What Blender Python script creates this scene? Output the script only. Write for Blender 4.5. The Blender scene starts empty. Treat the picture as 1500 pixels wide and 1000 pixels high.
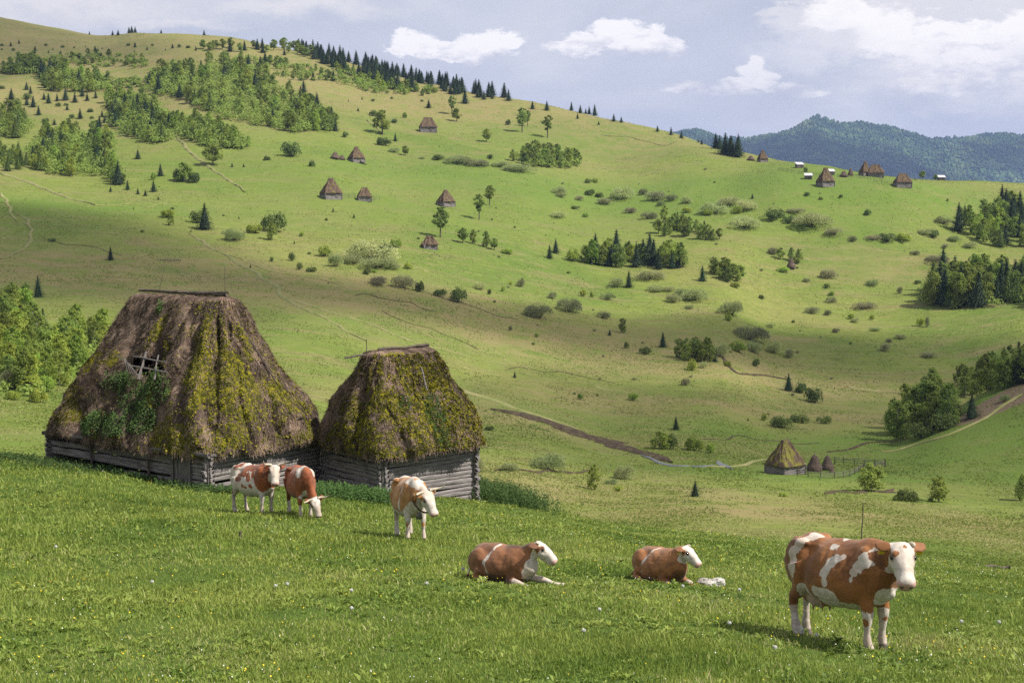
import bpy, bmesh, math, random
import numpy as np
from mathutils import Vector, Matrix, Euler, noise as mnoise
PI = math.pi
SC = bpy.context.scene
COL = SC.collection
RNG = np.random.default_rng(7)
random.seed(7)

# ------------------------------------------------------------------ camera
FPX = 2083.0; CX, CY, HORIZ = 750.0, 500.0, 330.0
PITCH = math.atan((CY - HORIZ) / FPX)
cam_d = bpy.data.cameras.new('camera'); cam = bpy.data.objects.new('camera', cam_d); COL.objects.link(cam)
cam_d.sensor_width = 36.0; cam_d.lens = 36.0 * FPX / 1500.0
cam_d.clip_start = 0.1; cam_d.clip_end = 60000
cam.location = (0, 0, 0); cam.rotation_euler = (PI / 2 - PITCH, 0, 0)
SC.camera = cam
CP, SP = math.cos(PITCH), math.sin(PITCH)

def zslope(py):            # height per metre of forward distance seen at picture row py
    v = (CY - py) / FPX
    return (v * CP - SP) / (CP + v * SP)
def tside(px, py):         # sideways metres per metre of forward distance
    u = (px - CX) / FPX
    return u * (CP - zslope(py) * SP)

# ------------------------------------------------------------------ terrain height function
def pchip(x, y, xi):
    x = np.asarray(x, float); y = np.asarray(y, float)
    h = np.diff(x); d = np.diff(y) / h
    m = np.zeros_like(y); m[0] = d[0]; m[-1] = d[-1]
    for k in range(1, len(x) - 1):
        if d[k - 1] * d[k] > 0:
            w1 = 2 * h[k] + h[k - 1]; w2 = h[k] + 2 * h[k - 1]
            m[k] = (w1 + w2) / (w1 / d[k - 1] + w2 / d[k])
    i = np.clip(np.searchsorted(x, xi) - 1, 0, len(x) - 2)
    t = (xi - x[i]) / h[i]; t = np.clip(t, -0.2, 1.2)
    return ((2*t**3 - 3*t**2 + 1) * y[i] + (t**3 - 2*t**2 + t) * h[i] * m[i] + (-2*t**3 + 3*t**2) * y[i + 1] + (t**3 - t**2) * h[i] * m[i + 1])

COLS = {
 -500: [(14,985),(20,860),(30,752),(40,690),(52,640),(60,632),(95,660),(130,615),(170,560),(230,480),(300,420),(400,330),(480,275),(560,225),(700,150),(850,70),(1000,5),(1150,-40),(1500,0)],
 0:   [(14,1000),(20,880),(30,775),(40,715),(48,680),(54,667),(60,672),(95,700),(130,652),(170,592),(230,505),(300,445),(400,362),(480,300),(560,250),(700,190),(850,110),(1000,60),(1150,24),(1500,70)],
 150: [(14,1000),(20,882),(30,780),(40,725),(48,693),(54,683),(60,690),(95,730),(135,660),(185,592),(250,500),(320,435),(410,365),(490,303),(570,258),(700,190),(850,115),(1000,70),(1120,52),(1450,100)],
 300: [(14,1000),(20,885),(30,785),(40,737),(47,714),(54,700),(60,708),(95,760),(140,690),(200,600),(280,500),(350,430),(430,360),(500,303),(560,265),(620,225),(700,175),(800,120),(900,80),(1020,46),(1350,100)],
 450: [(14,1000),(20,887),(30,790),(40,740),(48,714),(55,704),(62,712),(95,775),(135,715),(190,620),(250,545),(320,470),(400,400),(470,340),(530,290),(590,250),(660,210),(750,160),(860,110),(980,70),(1300,120)],
 600: [(14,1000),(20,890),(30,797),(40,746),(50,722),(57,713),(64,722),(95,785),(130,740),(170,690),(215,635),(265,565),(325,490),(390,425),(450,370),(520,315),(583,282),(660,235),(740,190),(840,145),(950,112),(1300,150)],
 750: [(14,1001),(20,892),(30,805),(40,762),(50,740),(57,733),(64,741),(95,805),(125,765),(160,705),(205,655),(250,605),(310,545),(370,480),(430,420),(490,365),(550,320),(610,275),(690,230),(780,185),(880,143),(1250,180)],
 900: [(14,1003),(20,895),(30,818),(40,787),(50,774),(58,768),(65,776),(92,818),(118,786),(150,738),(190,698),(235,652),(285,600),(345,535),(405,472),(465,415),(525,362),(585,318),(650,275),(730,232),(820,176),(1200,205)],
 1050:[(14,1005),(20,902),(30,828),(40,800),(50,788),(60,782),(68,788),(90,815),(115,785),(145,742),(185,706),(230,662),(280,610),(340,548),(400,485),(460,425),(515,368),(560,325),(610,285),(670,250),(740,214),(1100,240)],
 1150:[(14,1008),(20,908),(30,840),(40,812),(50,801),(60,796),(68,801),(88,818),(112,785),(145,750),(185,712),(212,690),(250,655),(300,610),(370,545),(430,482),(490,420),(545,350),(575,305),(605,275),(650,252),(700,241),(1050,262)],
 1300:[(14,1010),(18,945),(20,920),(30,855),(40,828),(50,818),(60,813),(68,816),(84,826),(105,795),(125,778),(150,750),(185,715),(215,688),(250,655),(290,625),(340,580),(400,515),(460,455),(520,395),(560,330),(590,290),(615,271),(650,262),(1000,285)],
 1400:[(14,1012),(20,925),(30,862),(40,838),(50,828),(60,824),(68,826),(82,834),(105,800),(125,780),(150,755),(185,722),(210,690),(232,650),(250,618),(262,600),(275,598),(310,612),(350,570),(400,510),(450,455),(510,400),(560,345),(600,300),(640,277),(680,266),(1000,290)],
 1500:[(14,1015),(20,932),(30,872),(40,848),(50,838),(60,834),(68,836),(82,840),(105,805),(125,785),(150,762),(185,728),(208,690),(228,645),(245,600),(258,565),(270,548),(285,550),(320,590),(360,545),(400,490),(440,450),(510,395),(570,340),(620,300),(670,276),(710,269),(1000,290)],
 2000:[(14,1020),(20,950),(30,895),(40,870),(50,860),(60,856),(68,858),(82,850),(105,800),(125,770),(150,730),(185,680),(208,630),(228,570),(245,520),(258,480),(270,470),(285,480),(320,500),(360,460),(400,420),(440,390),(510,345),(570,310),(620,280),(670,262),(710,255),(1000,270)],
}
SKY_PX = [-500,0,30,60,100,150,175,205,240,280,300,330,360,400,440,480,520,560,600,640,700,760,800,850,900,950,1000,1050,1080,1115,1150,1200,1250,1300,1350,1400,1500,2000]
SKY_PY = [-40,22,28,36,44,53,50,45,45,48,51,53,57,66,74,82,94,105,115,123,136,147,155,166,178,190,202,218,226,233,238,246,253,259,263,265,270,255]
LY = np.linspace(math.log(14), math.log(1500), 420)
_ck = sorted(COLS)
_tab = []
for k in _ck:
    c = COLS[k]; xs = np.log([a for a, b in c]); ys = [b for a, b in c]
    t = pchip(xs, ys, LY); t[LY > xs[-1]] = ys[-1]
    # shift the upper slope so that its brow follows the skyline
    far = [a for a, b in c][-2]
    want = np.interp(k, SKY_PX, SKY_PY)
    t += (want - ys[-2]) * np.clip((LY - math.log(far * 0.75)) / 0.25, 0, 1)
    _tab.append(t)
_tab = np.array(_tab)
PXG = np.arange(-500, 2001, 10.0)
TAB = np.array([pchip(_ck, _tab[:, j], PXG) for j in range(len(LY))]).T      # px x logY
_skyd = np.interp(PXG, SKY_PX, SKY_PY) - pchip(_ck, [np.interp(k, SKY_PX, SKY_PY) for k in _ck], PXG)
_farY = np.interp(PXG, _ck, [COLS[k][-2][0] for k in _ck])
for i in range(len(PXG)):
    w = np.clip((LY - math.log(_farY[i] * 0.72)) / (math.log(1 / 0.8)), 0, 1)
    TAB[i] += _skyd[i] * w * w * (3 - 2 * w)
# light smoothing
for _ in range(2):
    TAB[1:-1] = (TAB[:-2] + 2 * TAB[1:-1] + TAB[2:]) / 4
ZS = zslope(TAB)

_perm = np.random.default_rng(3).permutation(256)
_perm = np.concatenate([_perm, _perm, _perm]).astype(int)
def vnoise(x, y, seed=0):
    x = np.asarray(x, float) + seed * 17.31; y = np.asarray(y, float) + seed * 9.73
    xi = np.floor(x).astype(int); yi = np.floor(y).astype(int)
    fx = x - xi; fy = y - yi; fx = fx*fx*fx*(fx*(fx*6-15)+10); fy = fy*fy*fy*(fy*(fy*6-15)+10)
    def h(a, b): return _perm[_perm[(a & 255)] + (b & 255)] / 127.5 - 1
    return (h(xi, yi)*(1-fx) + h(xi+1, yi)*fx)*(1-fy) + (h(xi, yi+1)*(1-fx) + h(xi+1, yi+1)*fx)*fy
def fbm(x, y, octs=4, seed=0):
    s = 0; a = 1; t = 0
    for o in range(octs):
        s = s + a * vnoise(x * 2**o, y * 2**o, seed + o); t += a; a *= 0.5
    return s / t
def vnoise3(p, seed=0):
    x, y, z = p[:, 0], p[:, 1], p[:, 2]
    return (vnoise(x + 0.37*z, y, seed) + vnoise(y + 0.31*x, z, seed + 5) + vnoise(z + 0.29*y, x, seed + 11)) / 1.7

def H(x, y):
    """ground height at world x, y (numpy arrays)"""
    x = np.asarray(x, float); y = np.asarray(y, float)
    a = np.arctan2(x, y); r = np.hypot(x, y)
    ac = np.clip(a, -0.56, 0.53)
    Y = np.maximum(r * np.cos(ac), 1e-3)
    px = np.clip(CX + FPX * np.tan(ac) / 1.003, -500, 1999.9)
    ly = np.log(np.clip(Y, 14, 1499))
    fi = (px + 500) / 10; i = np.clip(fi.astype(int), 0, len(PXG) - 2); fi = fi - i
    fj = (ly - LY[0]) / (LY[1] - LY[0]); j = np.clip(fj.astype(int), 0, len(LY) - 2); fj = fj - j
    s = (ZS[i, j]*(1-fi) + ZS[i+1, j]*fi)*(1-fj) + (ZS[i, j+1]*(1-fi) + ZS[i+1, j+1]*fi)*fj
    z = Y * s
    zn = ZS[i, 0]*(1-fi) + ZS[i+1, 0]*fi
    near = -1.7 + (14 * zn + 1.7) * (Y / 14)
    z = np.where(Y < 14, near, z)
    far = Y > 1499
    z = np.where(far, z - (Y - 1499) * 0.02, z)
    # undulation
    A1 = np.clip((r - 90) / 250, 0, 1)
    z = z + A1 * (1.1 * fbm(x / 55, y / 55, 3, 1) + 0.30 * fbm(x / 11, y / 11, 2, 4))
    z = z + A1 * 0.26 * fbm(x / 34, y / 5.5, 2, 71)
    z = z + 0.07 * fbm(x / 3.2, y / 3.2, 2, 8) * np.clip((r - 3) / 10, 0, 1) + 0.035 * vnoise(x / 0.8, y / 0.8, 12) * np.clip((90 - r) / 50, 0, 1)
    return z

_YS = np.exp(np.linspace(math.log(13), math.log(1480), 2200))
def at(px, py):
    """the point of the ground that a line of sight meets first"""
    s = zslope(py); t = tside(px, py)
    g = H(t * _YS, _YS); d = _YS * s - g
    k = np.nonzero(d < 0)[0]
    if len(k) == 0:
        k = int(np.argmin(d / _YS)); Y = _YS[k]
    else:
        k = int(k[0])
        if k == 0: Y = _YS[0]
        else: Y = _YS[k-1] + (_YS[k] - _YS[k-1]) * d[k-1] / (d[k-1] - d[k])
    x = t * Y
    return float(x), float(Y), float(H(np.array([x]), np.array([Y]))[0])
def h1(x, y): return float(H(np.array([x]), np.array([y]))[0])

# ------------------------------------------------------------------ mesh / material helpers
def mesh_np(name, V, F, mats=(), smooth=False, attrs=None, mi=None):
    """V (n,3); F (m,3) or (m,4)"""
    V = np.ascontiguousarray(V, dtype=np.float32); F = np.ascontiguousarray(F, dtype=np.int32)
    me = bpy.data.meshes.new(name); k = F.shape[1]
    me.vertices.add(len(V)); me.vertices.foreach_set('co', V.ravel())
    me.loops.add(F.size); me.loops.foreach_set('vertex_index', F.ravel())
    me.polygons.add(len(F)); me.polygons.foreach_set('loop_start', np.arange(0, F.size, k, dtype=np.int32))
    me.polygons.foreach_set('loop_total', np.full(len(F), k, dtype=np.int32))
    me.polygons.foreach_set('use_smooth', np.full(len(F), smooth, dtype=bool))
    if mi is not None: me.polygons.foreach_set('material_index', np.asarray(mi, dtype=np.int32))
    for m in mats: me.materials.append(m)
    me.update(calc_edges=True)
    for n, a in (attrs or {}).items():
        at_ = me.attributes.new(n, 'FLOAT', 'POINT'); at_.data.foreach_set('value', np.asarray(a, dtype=np.float32))
    return me
def grid_faces(nr, nc, wrap=False):
    i = np.arange(nr - 1)[:, None]; j = np.arange(nc if wrap else nc - 1)[None, :]
    j2 = (j + 1) % nc
    return np.stack([i*nc + j, i*nc + j2, (i+1)*nc + j2, (i+1)*nc + j], -1).reshape(-1, 4)
def link(name, me, parent=None, loc=None, rot=None):
    o = bpy.data.objects.new(name, me); COL.objects.link(o)
    if parent is not None: o.parent = parent
    if loc is not None: o.location = loc
    if rot is not None: o.rotation_euler = rot
    return o
def tag(o, label=None, cat=None, group=None, kind=None):
    for k, v in (('label', label), ('category', cat), ('group', group), ('kind', kind)):
        if v: o[k] = v
    return o
def empty(name, loc, rz=0, label=None, cat=None, group=None):
    o = bpy.data.objects.new(name, None); COL.objects.link(o)
    o.location = loc; o.rotation_euler = (0, 0, rz); o.empty_display_size = 0.3
    return tag(o, label, cat, group)

class NT:
    def __init__(s, m):
        s.m = m; m.use_nodes = True; s.t = m.node_tree; s.t.nodes.clear()
    def n(s, typ, **kw):
        nd = s.t.nodes.new(typ)
        for k, v in kw.items():
            if k == 'inp':
                for a, b in v.items():
                    if hasattr(b, 'is_linked') or isinstance(b, bpy.types.NodeSocket): s.t.links.new(b, nd.inputs[a])
                    else: nd.inputs[a].default_value = b
            else: setattr(nd, k, v)
        return nd
    def ramp(s, fac, stops, interp='LINEAR'):
        r = s.n('ShaderNodeValToRGB'); r.color_ramp.interpolation = interp
        e = r.color_ramp.elements
        while len(e) < len(stops): e.new(0.5)
        for q, (p, c) in zip(e, stops): q.position = p; q.color = (*c, 1) if len(c) == 3 else c
        s.t.links.new(fac, r.inputs[0]); return r.outputs[0]
    def noise(s, vec, scale, detail=4, rough=0.6, dist=0.0, out=0):
        n = s.n('ShaderNodeTexNoise', inp={'Scale': scale, 'Detail': detail, 'Roughness': rough, 'Distortion': dist})
        if vec is not None: s.t.links.new(vec, n.inputs['Vector'])
        return n.outputs[out]
    def mix(s, f, a, b, mode='MIX'):
        m = s.n('ShaderNodeMix', data_type='RGBA', blend_type=mode)
        for i, v in ((0, f), (6, a), (7, b)):
            if isinstance(v, bpy.types.NodeSocket): s.t.links.new(v, m.inputs[i])
            else: m.inputs[i].default_value = v if i == 0 else (*v, 1)
        return m.outputs[2]
    def math(s, op, a, b=None, c=None, clamp=False):
        m = s.n('ShaderNodeMath', operation=op, use_clamp=clamp)
        for i, v in enumerate((a, b, c)):
            if v is None: continue
            if isinstance(v, bpy.types.NodeSocket): s.t.links.new(v, m.inputs[i])
            else: m.inputs[i].default_value = v
        return m.outputs[0]
    def maprange(s, v, a, b, c=0.0, d=1.0, smooth=True):
        m = s.n('ShaderNodeMapRange', interpolation_type='SMOOTHSTEP' if smooth else 'LINEAR')
        s.t.links.new(v, m.inputs[0])
        for i, q in enumerate((a, b, c, d)): m.inputs[1 + i].default_value = q
        return m.outputs[0]
    def attr(s, name): return s.n('ShaderNodeAttribute', attribute_name=name).outputs['Fac']
    def pos(s): return s.n('ShaderNodeNewGeometry').outputs['Position']
    def obj(s): return s.n('ShaderNodeTexCoord').outputs['Object']
    def mapping(s, vec, scale=(1,1,1), rot=(0,0,0)):
        m = s.n('ShaderNodeMapping', inp={'Scale': scale, 'Rotation': rot}); s.t.links.new(vec, m.inputs[0]); return m.outputs[0]
    def bsdf(s, color, rough=0.9, bump=None, bstr=0.5, bdist=0.1, spec=0.2, **kw):
        b = s.n('ShaderNodeBsdfPrincipled', inp={'Roughness': rough, 'Specular IOR Level': spec, **kw})
        if isinstance(color, bpy.types.NodeSocket): s.t.links.new(color, b.inputs['Base Color'])
        else: b.inputs['Base Color'].default_value = (*color, 1)
        if bump is not None:
            bn = s.n('ShaderNodeBump', inp={'Strength': bstr, 'Distance': bdist}); s.t.links.new(bump, bn.inputs['Height'])
            s.t.links.new(bn.outputs[0], b.inputs['Normal'])
        return b.outputs[0]
    def out(s, sh, vol=None):
        o = s.n('ShaderNodeOutputMaterial')
        if sh is not None: s.t.links.new(sh, o.inputs[0])
        if vol is not None: s.t.links.new(vol, o.inputs[1])
        return s.m
def mat(name): return NT(bpy.data.materials.new(name))
def simple_mat(name, col, rough=0.8, var=0.25, scale=8.0, spec=0.2):
    t = mat(name); n = t.noise(t.obj(), scale, 5, 0.65)
    lo = tuple(c * (1 - var) for c in col); hi = tuple(min(1, c * (1 + var)) for c in col)
    return t.out(t.bsdf(t.ramp(n, [(0.3, lo), (0.7, hi)]), rough, bump=n, bstr=0.3, bdist=0.02, spec=spec))
# ------------------------------------------------------------------ sun, sky
SUN_EL, SUN_AZ = math.radians(50), math.radians(-20)       # azimuth measured from +X towards +Y
SUNV = Vector((math.cos(SUN_EL)*math.cos(SUN_AZ), math.cos(SUN_EL)*math.sin(SUN_AZ), math.sin(SUN_EL)))
sl = bpy.data.lights.new('sun', 'SUN'); sl.energy = 5.0; sl.angle = math.radians(0.6); sl.color = (1.0, 0.95, 0.86)
so = bpy.data.objects.new('sun', sl); COL.objects.link(so)
so.rotation_euler = SUNV.to_track_quat('Z', 'Y').to_euler()
w = bpy.data.worlds.new('World'); SC.world = w; w.use_nodes = True
T = NT.__new__(NT); T.m = w; T.t = w.node_tree; T.t.nodes.clear()
sky = T.n('ShaderNodeTexSky', sky_type='NISHITA', sun_disc=False, sun_elevation=SUN_EL, sun_rotation=math.radians(90) - SUN_AZ, altitude=900, air_density=1.0, dust_density=2.0, ozone_density=1.5)
g = T.n('ShaderNodeTexCoord').outputs['Generated']
sep = T.n('ShaderNodeSeparateXYZ', inp={0: g})
az = T.math('ARCTAN2', sep.outputs[0], sep.outputs[1])
el = T.math('ARCSINE', sep.outputs[2])
base = T.n('ShaderNodeVectorMath', operation='SCALE', inp={0: sky.outputs[0], 'Scale': 0.085}).outputs[0]
uvw = T.n('ShaderNodeCombineXYZ', inp={0: az, 1: T.math('MULTIPLY', el, 2.2), 2: 0.0}).outputs[0]
# thin veil over the whole sky
veiln = T.noise(uvw, 5.0, 6, 0.55, 0.4)
veilc = T.ramp(veiln, [(0.30, (0.345, 0.360, 0.415)), (0.50, (0.415, 0.422, 0.468)), (0.70, (0.53, 0.52, 0.525))])
col = T.mix(0.93, base, veilc)
# heaped clouds: each a cluster of puffs in azimuth / elevation, edges broken up by noise
def AE(px, py):
    s = zslope(py); t = tside(px, py); return math.atan(t), math.atan(s / math.sqrt(1 + t*t))
w1 = T.noise(uvw, 38.0, 9, 0.66, 0.0, out=1)
w2 = T.noise(uvw, 9.0, 3, 0.5, 0.0, out=1)
ws = T.n('ShaderNodeVectorMath', operation='SUBTRACT', inp={0: w1, 1: (0.5, 0.5, 0.5)}).outputs[0]
ws2 = T.n('ShaderNodeVectorMath', operation='SUBTRACT', inp={0: w2, 1: (0.5, 0.5, 0.5)}).outputs[0]
ae = T.n('ShaderNodeCombineXYZ', inp={0: az, 1: el, 2: 0.0}).outputs[0]
fine_n = T.noise(uvw, 95.0, 7, 0.62)
def warped(k1, k2):
    a = T.n('ShaderNodeVectorMath', operation='MULTIPLY_ADD', inp={0: ws, 1: (k1, k1, 0), 2: ae}).outputs[0]
    return T.n('ShaderNodeVectorMath', operation='MULTIPLY_ADD', inp={0: ws2, 1: (k2, k2, 0), 2: a}).outputs[0]
W_ = warped(0.030, 0.014)
def cloud(col, puffs, soft, bright, amount, warp, shade=(0.41, 0.41, 0.46)):
    tot = None
    for (px, py, rx, ry) in puffs:
        a, e = AE(px, py)
        d = T.n('ShaderNodeVectorMath', operation='SUBTRACT', inp={0: warp, 1: (a, e, 0)}).outputs[0]
        d = T.n('ShaderNodeVectorMath', operation='MULTIPLY', inp={0: d, 1: (FPX / rx, FPX / ry, 0)}).outputs[0]
        l = T.n('ShaderNodeVectorMath', operation='LENGTH', inp={0: d}).outputs['Value']
        m = T.math('SUBTRACT', 1.0, l)
        tot = m if tot is None else T.n('ShaderNodeMath', operation='SMOOTH_MAX', inp={0: tot, 1: m, 2: 0.25}).outputs[0]
    tot = T.math('ADD', tot, T.math('MULTIPLY', T.math('SUBTRACT', fine_n, 0.5), 0.45))
    body = T.maprange(tot, 0.0, soft)
    lit = T.maprange(tot, 0.0, 0.75)
    eb = min(AE(px, py + ry)[1] for px, py, rx, ry in puffs); et = max(AE(px, py - ry)[1] for px, py, rx, ry in puffs)
    hh = T.math('ADD', T.maprange(el, eb, et, 0, 1, False), T.math('MULTIPLY', T.math('SUBTRACT', T.noise(uvw, 34.0, 8, 0.66), 0.5), 2.4))
    cc = T.mix(T.maprange(hh, -0.15, 0.55), shade, bright)
    return T.mix(T.math('MULTIPLY', body, amount), col, cc)
BR = (0.69, 0.665, 0.65)
# big pale bank upper right and upper left
col = cloud(col, [(1290, 25, 170, 60), (1400, 60, 130, 70), (1480, 40, 160, 90), (1180, 20, 80, 25), (1560, 90, 120, 70)], 0.5, (0.53, 0.515, 0.515), 0.85, warped(0.05, 0.03), shade=(0.43, 0.42, 0.46))
col = cloud(col, [(1240, 22, 70, 26), (1290, 45, 52, 34), (1335, 70, 46, 34), (1370, 50, 46, 24), (1440, 50, 60, 26), (1490, 48, 55, 34), (1400, 95, 46, 26), (1430, 112, 30, 22), (1360, 128, 70, 20), (1495, 90, 50, 26), (1452, 90, 22, 16)], 0.38, (0.70, 0.67, 0.645), 0.98, warped(0.034, 0.02))
col = cloud(col, [(1190, 60, 120, 55), (1310, 110, 150, 62), (1430, 150, 120, 42), (1520, 120, 120, 80)], 0.9, (0.56, 0.545, 0.55), 0.6, warped(0.06, 0.05), shade=(0.47, 0.465, 0.49))
col = cloud(col, [(60, 0, 420, 50), (430, 5, 220, 26), (240, 30, 160, 16)], 0.9, (0.56, 0.54, 0.53), 0.8, warped(0.03, 0.03), shade=(0.49, 0.475, 0.495))
# the two heaps over the ridge and the small ones to their right
col = cloud(col, [(605, 62, 34, 24), (660, 78, 60, 20), (708, 68, 48, 25), (745, 66, 30, 16), (585, 72, 28, 10), (680, 96, 40, 8)], 0.35, BR, 0.97, W_)
col = cloud(col, [(860, 62, 46, 18), (905, 52, 46, 25), (955, 62, 46, 22), (985, 70, 26, 13), (820, 72, 36, 10)], 0.35, BR, 0.97, W_)
col = cloud(col, [(1110, 90, 15, 14), (1098, 104, 24, 13), (1118, 112, 26, 14), (1130, 126, 62, 9), (1010, 130, 50, 8), (1050, 134, 44, 8), (1185, 134, 32, 6), (1085, 122, 40, 10)], 0.4, (0.63, 0.61, 0.60), 0.95, warped(0.016, 0.008))
col = cloud(col, [(1000, 122, 30, 9), (1345, 122, 46, 10), (1090, 133, 30, 8)], 0.6, (0.55, 0.53, 0.53), 0.5, W_)
bg = T.n('ShaderNodeBackground', inp={0: col, 1: 1.0})
wo = T.n('ShaderNodeOutputWorld', inp={0: bg.outputs[0]})

SC.view_settings.view_transform = 'Standard'; SC.view_settings.look = 'None'
SC.view_settings.exposure = 0.72; SC.view_settings.gamma = 1.0

# ------------------------------------------------------------------ meadow material
def meadow_colour(t, P):
    """spring pasture: fresh green, olive and dry straw patches drawn out along the slope"""
    big = t.noise(t.mapping(P, (1, 1, 0.6)), 0.012, 6, 0.62, 0.6)
    mid = t.noise(t.mapping(P, (0.6, 1.6, 1)), 0.055, 6, 0.68, 0.8)
    small = t.noise(P, 0.45, 7, 0.72, 0.3)
    fine = t.noise(P, 2.6, 5, 0.7)
    c = t.ramp(big, [(0.36, (0.095, 0.145, 0.024)), (0.50, (0.135, 0.172, 0.033)), (0.64, (0.172, 0.180, 0.050))])
    c = t.mix(t.maprange(mid, 0.47, 0.68, 0, .85), c, (0.185, 0.155, 0.070))
    c = t.mix(t.maprange(small, 0.50, 0.74, 0, 0.75), c, (0.085, 0.115, 0.024))
    c = t.mix(t.maprange(small, 0.44, 0.30, 0, 0.55), c, (0.27, 0.27, 0.10))
    c = t.mix(t.maprange(fine, 0.50, 0.72, 0, 0.6), c, (0.07, 0.085, 0.022))
    ter = t.noise(t.mapping(P, (0.05, 0.55, 0.9)), 1.0, 5, 0.7, 1.2)
    c = t.mix(t.maprange(ter, 0.52, 0.64, 0, 0.55), c, (0.085, 0.095, 0.030)); c = t.mix(t.maprange(ter, 0.44, 0.34, 0, 0.35), c, (0.24, 0.235, 0.09))
    return c, t.math('ADD', t.math('MULTIPLY', fine, 0.4), t.math('ADD', small, mid))
t = mat('meadow_grass'); P = t.pos()
c, b = meadow_colour(t, P)
dry = t.attr('dry'); lush = t.attr('lush'); near = t.attr('near'); soil = t.attr('soil')
brk = t.noise(P, 0.12, 5, 0.7, 0.5)
c = t.mix(t.math('MULTIPLY', dry, t.maprange(brk, 0.30, 0.62, 0, .82), clamp=True), c, (0.205, 0.165, 0.075))
c = t.mix(t.math('MULTIPLY', lush, t.maprange(brk, 0.70, 0.40, 0.5, 1.0), clamp=True), c, (0.100, 0.152, 0.027))
nn = t.noise(P, 1.3, 6, 0.7)
c = t.mix(near, c, t.ramp(nn, [(0.3, (0.045, 0.075, 0.014)), (0.7, (0.085, 0.13, 0.024))]))
c = t.mix(t.maprange(t.math('ADD', soil, t.math('MULTIPLY', t.math('SUBTRACT', brk, 0.5), 0.8)), 0.42, 0.62), c, (0.155, 0.115, 0.075))
M_MEADOW = t.out(t.bsdf(c, 0.95, bump=b, bstr=0.9, bdist=0.35, spec=0.08))

# ------------------------------------------------------------------ terrain sheet
def gauss(px, py, cx, cy, rx, ry, rot=0.0):
    c_, s_ = math.cos(rot), math.sin(rot); dx = px - cx; dy = py - cy
    u = (dx*c_ + dy*s_) / rx; v = (-dx*s_ + dy*c_) / ry
    return np.exp(-(u*u + v*v))
def build_terrain():
    fine = np.linspace(-0.40, 0.40, 640)
    outer = np.concatenate([np.linspace(-PI, -1.0, 26, endpoint=False), np.linspace(-1.0, -0.40, 40, endpoint=False)])
    A = np.concatenate([outer, fine, -outer[::-1][:-1]])
    R = np.concatenate([[0.3, 1, 2, 4, 7, 10], np.exp(np.linspace(math.log(12.5), math.log(1500), 560)), [1600, 1800, 2300, 3500, 7000, 20000]])
    rr, aa = np.meshgrid(R, A, indexing='ij')
    X = rr*np.sin(aa); Y = rr*np.cos(aa); Z = H(X, Y)
    Z = np.where(rr > 1500, Z - (rr - 1500)*0.06, Z)
    Z = np.where(rr > 3500, -330 - (rr-3500)*0.004, Z)
    V = np.stack([X, Y, Z], -1).reshape(-1, 3)
    F = grid_faces(len(R), len(A), wrap=True)[:, ::-1]
    # centre cap
    V = np.vstack([V, [[0, 0, -1.7]]])
    # dry / lush / soil fields live on the ground itself, laid out in ground coordinates
    x, y = V[:, 0], np.maximum(V[:, 1], 1); z = V[:, 2]
    # screen-free fields: convert control spots (given once as ground points) to metres
    n = len(V); dry = np.zeros(n); lush = np.zeros(n); soil = np.zeros(n)
    def spot(arr, px, py, rx, ry, amt, rot=0):
        cx, cy, cz = at(px, py)
        d = gauss(V[:, 0], V[:, 1], cx, cy, rx, ry, rot); arr += amt * d
    for s in [(1100,745,42,14,1.0,0),(950,725,26,12,.9,0),(1350,765,26,8,.7,0),(760,600,34,26,.7,.5),(1400,300,60,30,.8,0),(1380,395,70,22,.7,0),(1150,560,60,18,.75,0),(900,500,60,24,.6,.3),
              (300,55,300,150,1.5,0),(60,60,300,140,1.4,0),(560,130,120,60,1.2,0),(820,165,110,50,1.3,0),(1000,210,70,40,1.0,0),(60,130,120,80,.8,0),(300,150,60,60,.5,0),(430,330,40,30,.3,0),
              (350,420,80,40,1.0,0),(200,400,90,34,.9,0),(640,470,70,24,.8,0),(850,520,70,20,.7,0),(1050,590,50,14,.8,0),(900,640,40,12,.7,0),(560,440,50,20,.6,0),(1290,600,40,24,.6,0),(1440,700,26,10,.5,0),(1480,790,14,6,.9,0),(1000,640,40,12,.4,0)]:
        spot(dry, *s)
    for s in [(60,300,90,22,1.0,0),(700,260,120,50,.7,0),(1100,270,120,46,.8,0),(1250,275,80,30,.7,0),(560,300,90,40,.6,0),(1100,640,60,14,.9,0),(1250,700,40,8,.9,0),(1400,660,30,30,.9,0),(1480,610,20,30,1,0),
              (500,470,50,18,.6,0),(60,640,30,20,.5,0),(850,200,80,40,.5,0),(1200,330,60,20,.4,0),(1080,690,26,6,.6,0)]:
        spot(lush, *s)
    for s in [(1470,585,9,3.5,1.3,.6),(1440,600,7,3,1.2,.6),(1490,575,8,3.5,1.2,.6),(1100,662,9,1.2,.5,0)]:
        spot(soil, *s)
    rad = np.hypot(V[:, 0], V[:, 1])
    crest = 60
    nearf = np.clip((crest + 12 - rad) / 14, 0, 1)
    me = mesh_np('ground', V, F, [M_MEADOW], True, {'dry': np.clip(dry, 0, 1), 'lush': np.clip(lush, 0, 1), 'near': nearf, 'soil': soil})
    o = link('ground', me); tag(o, kind='structure')
    return o
ground = build_terrain()

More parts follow.
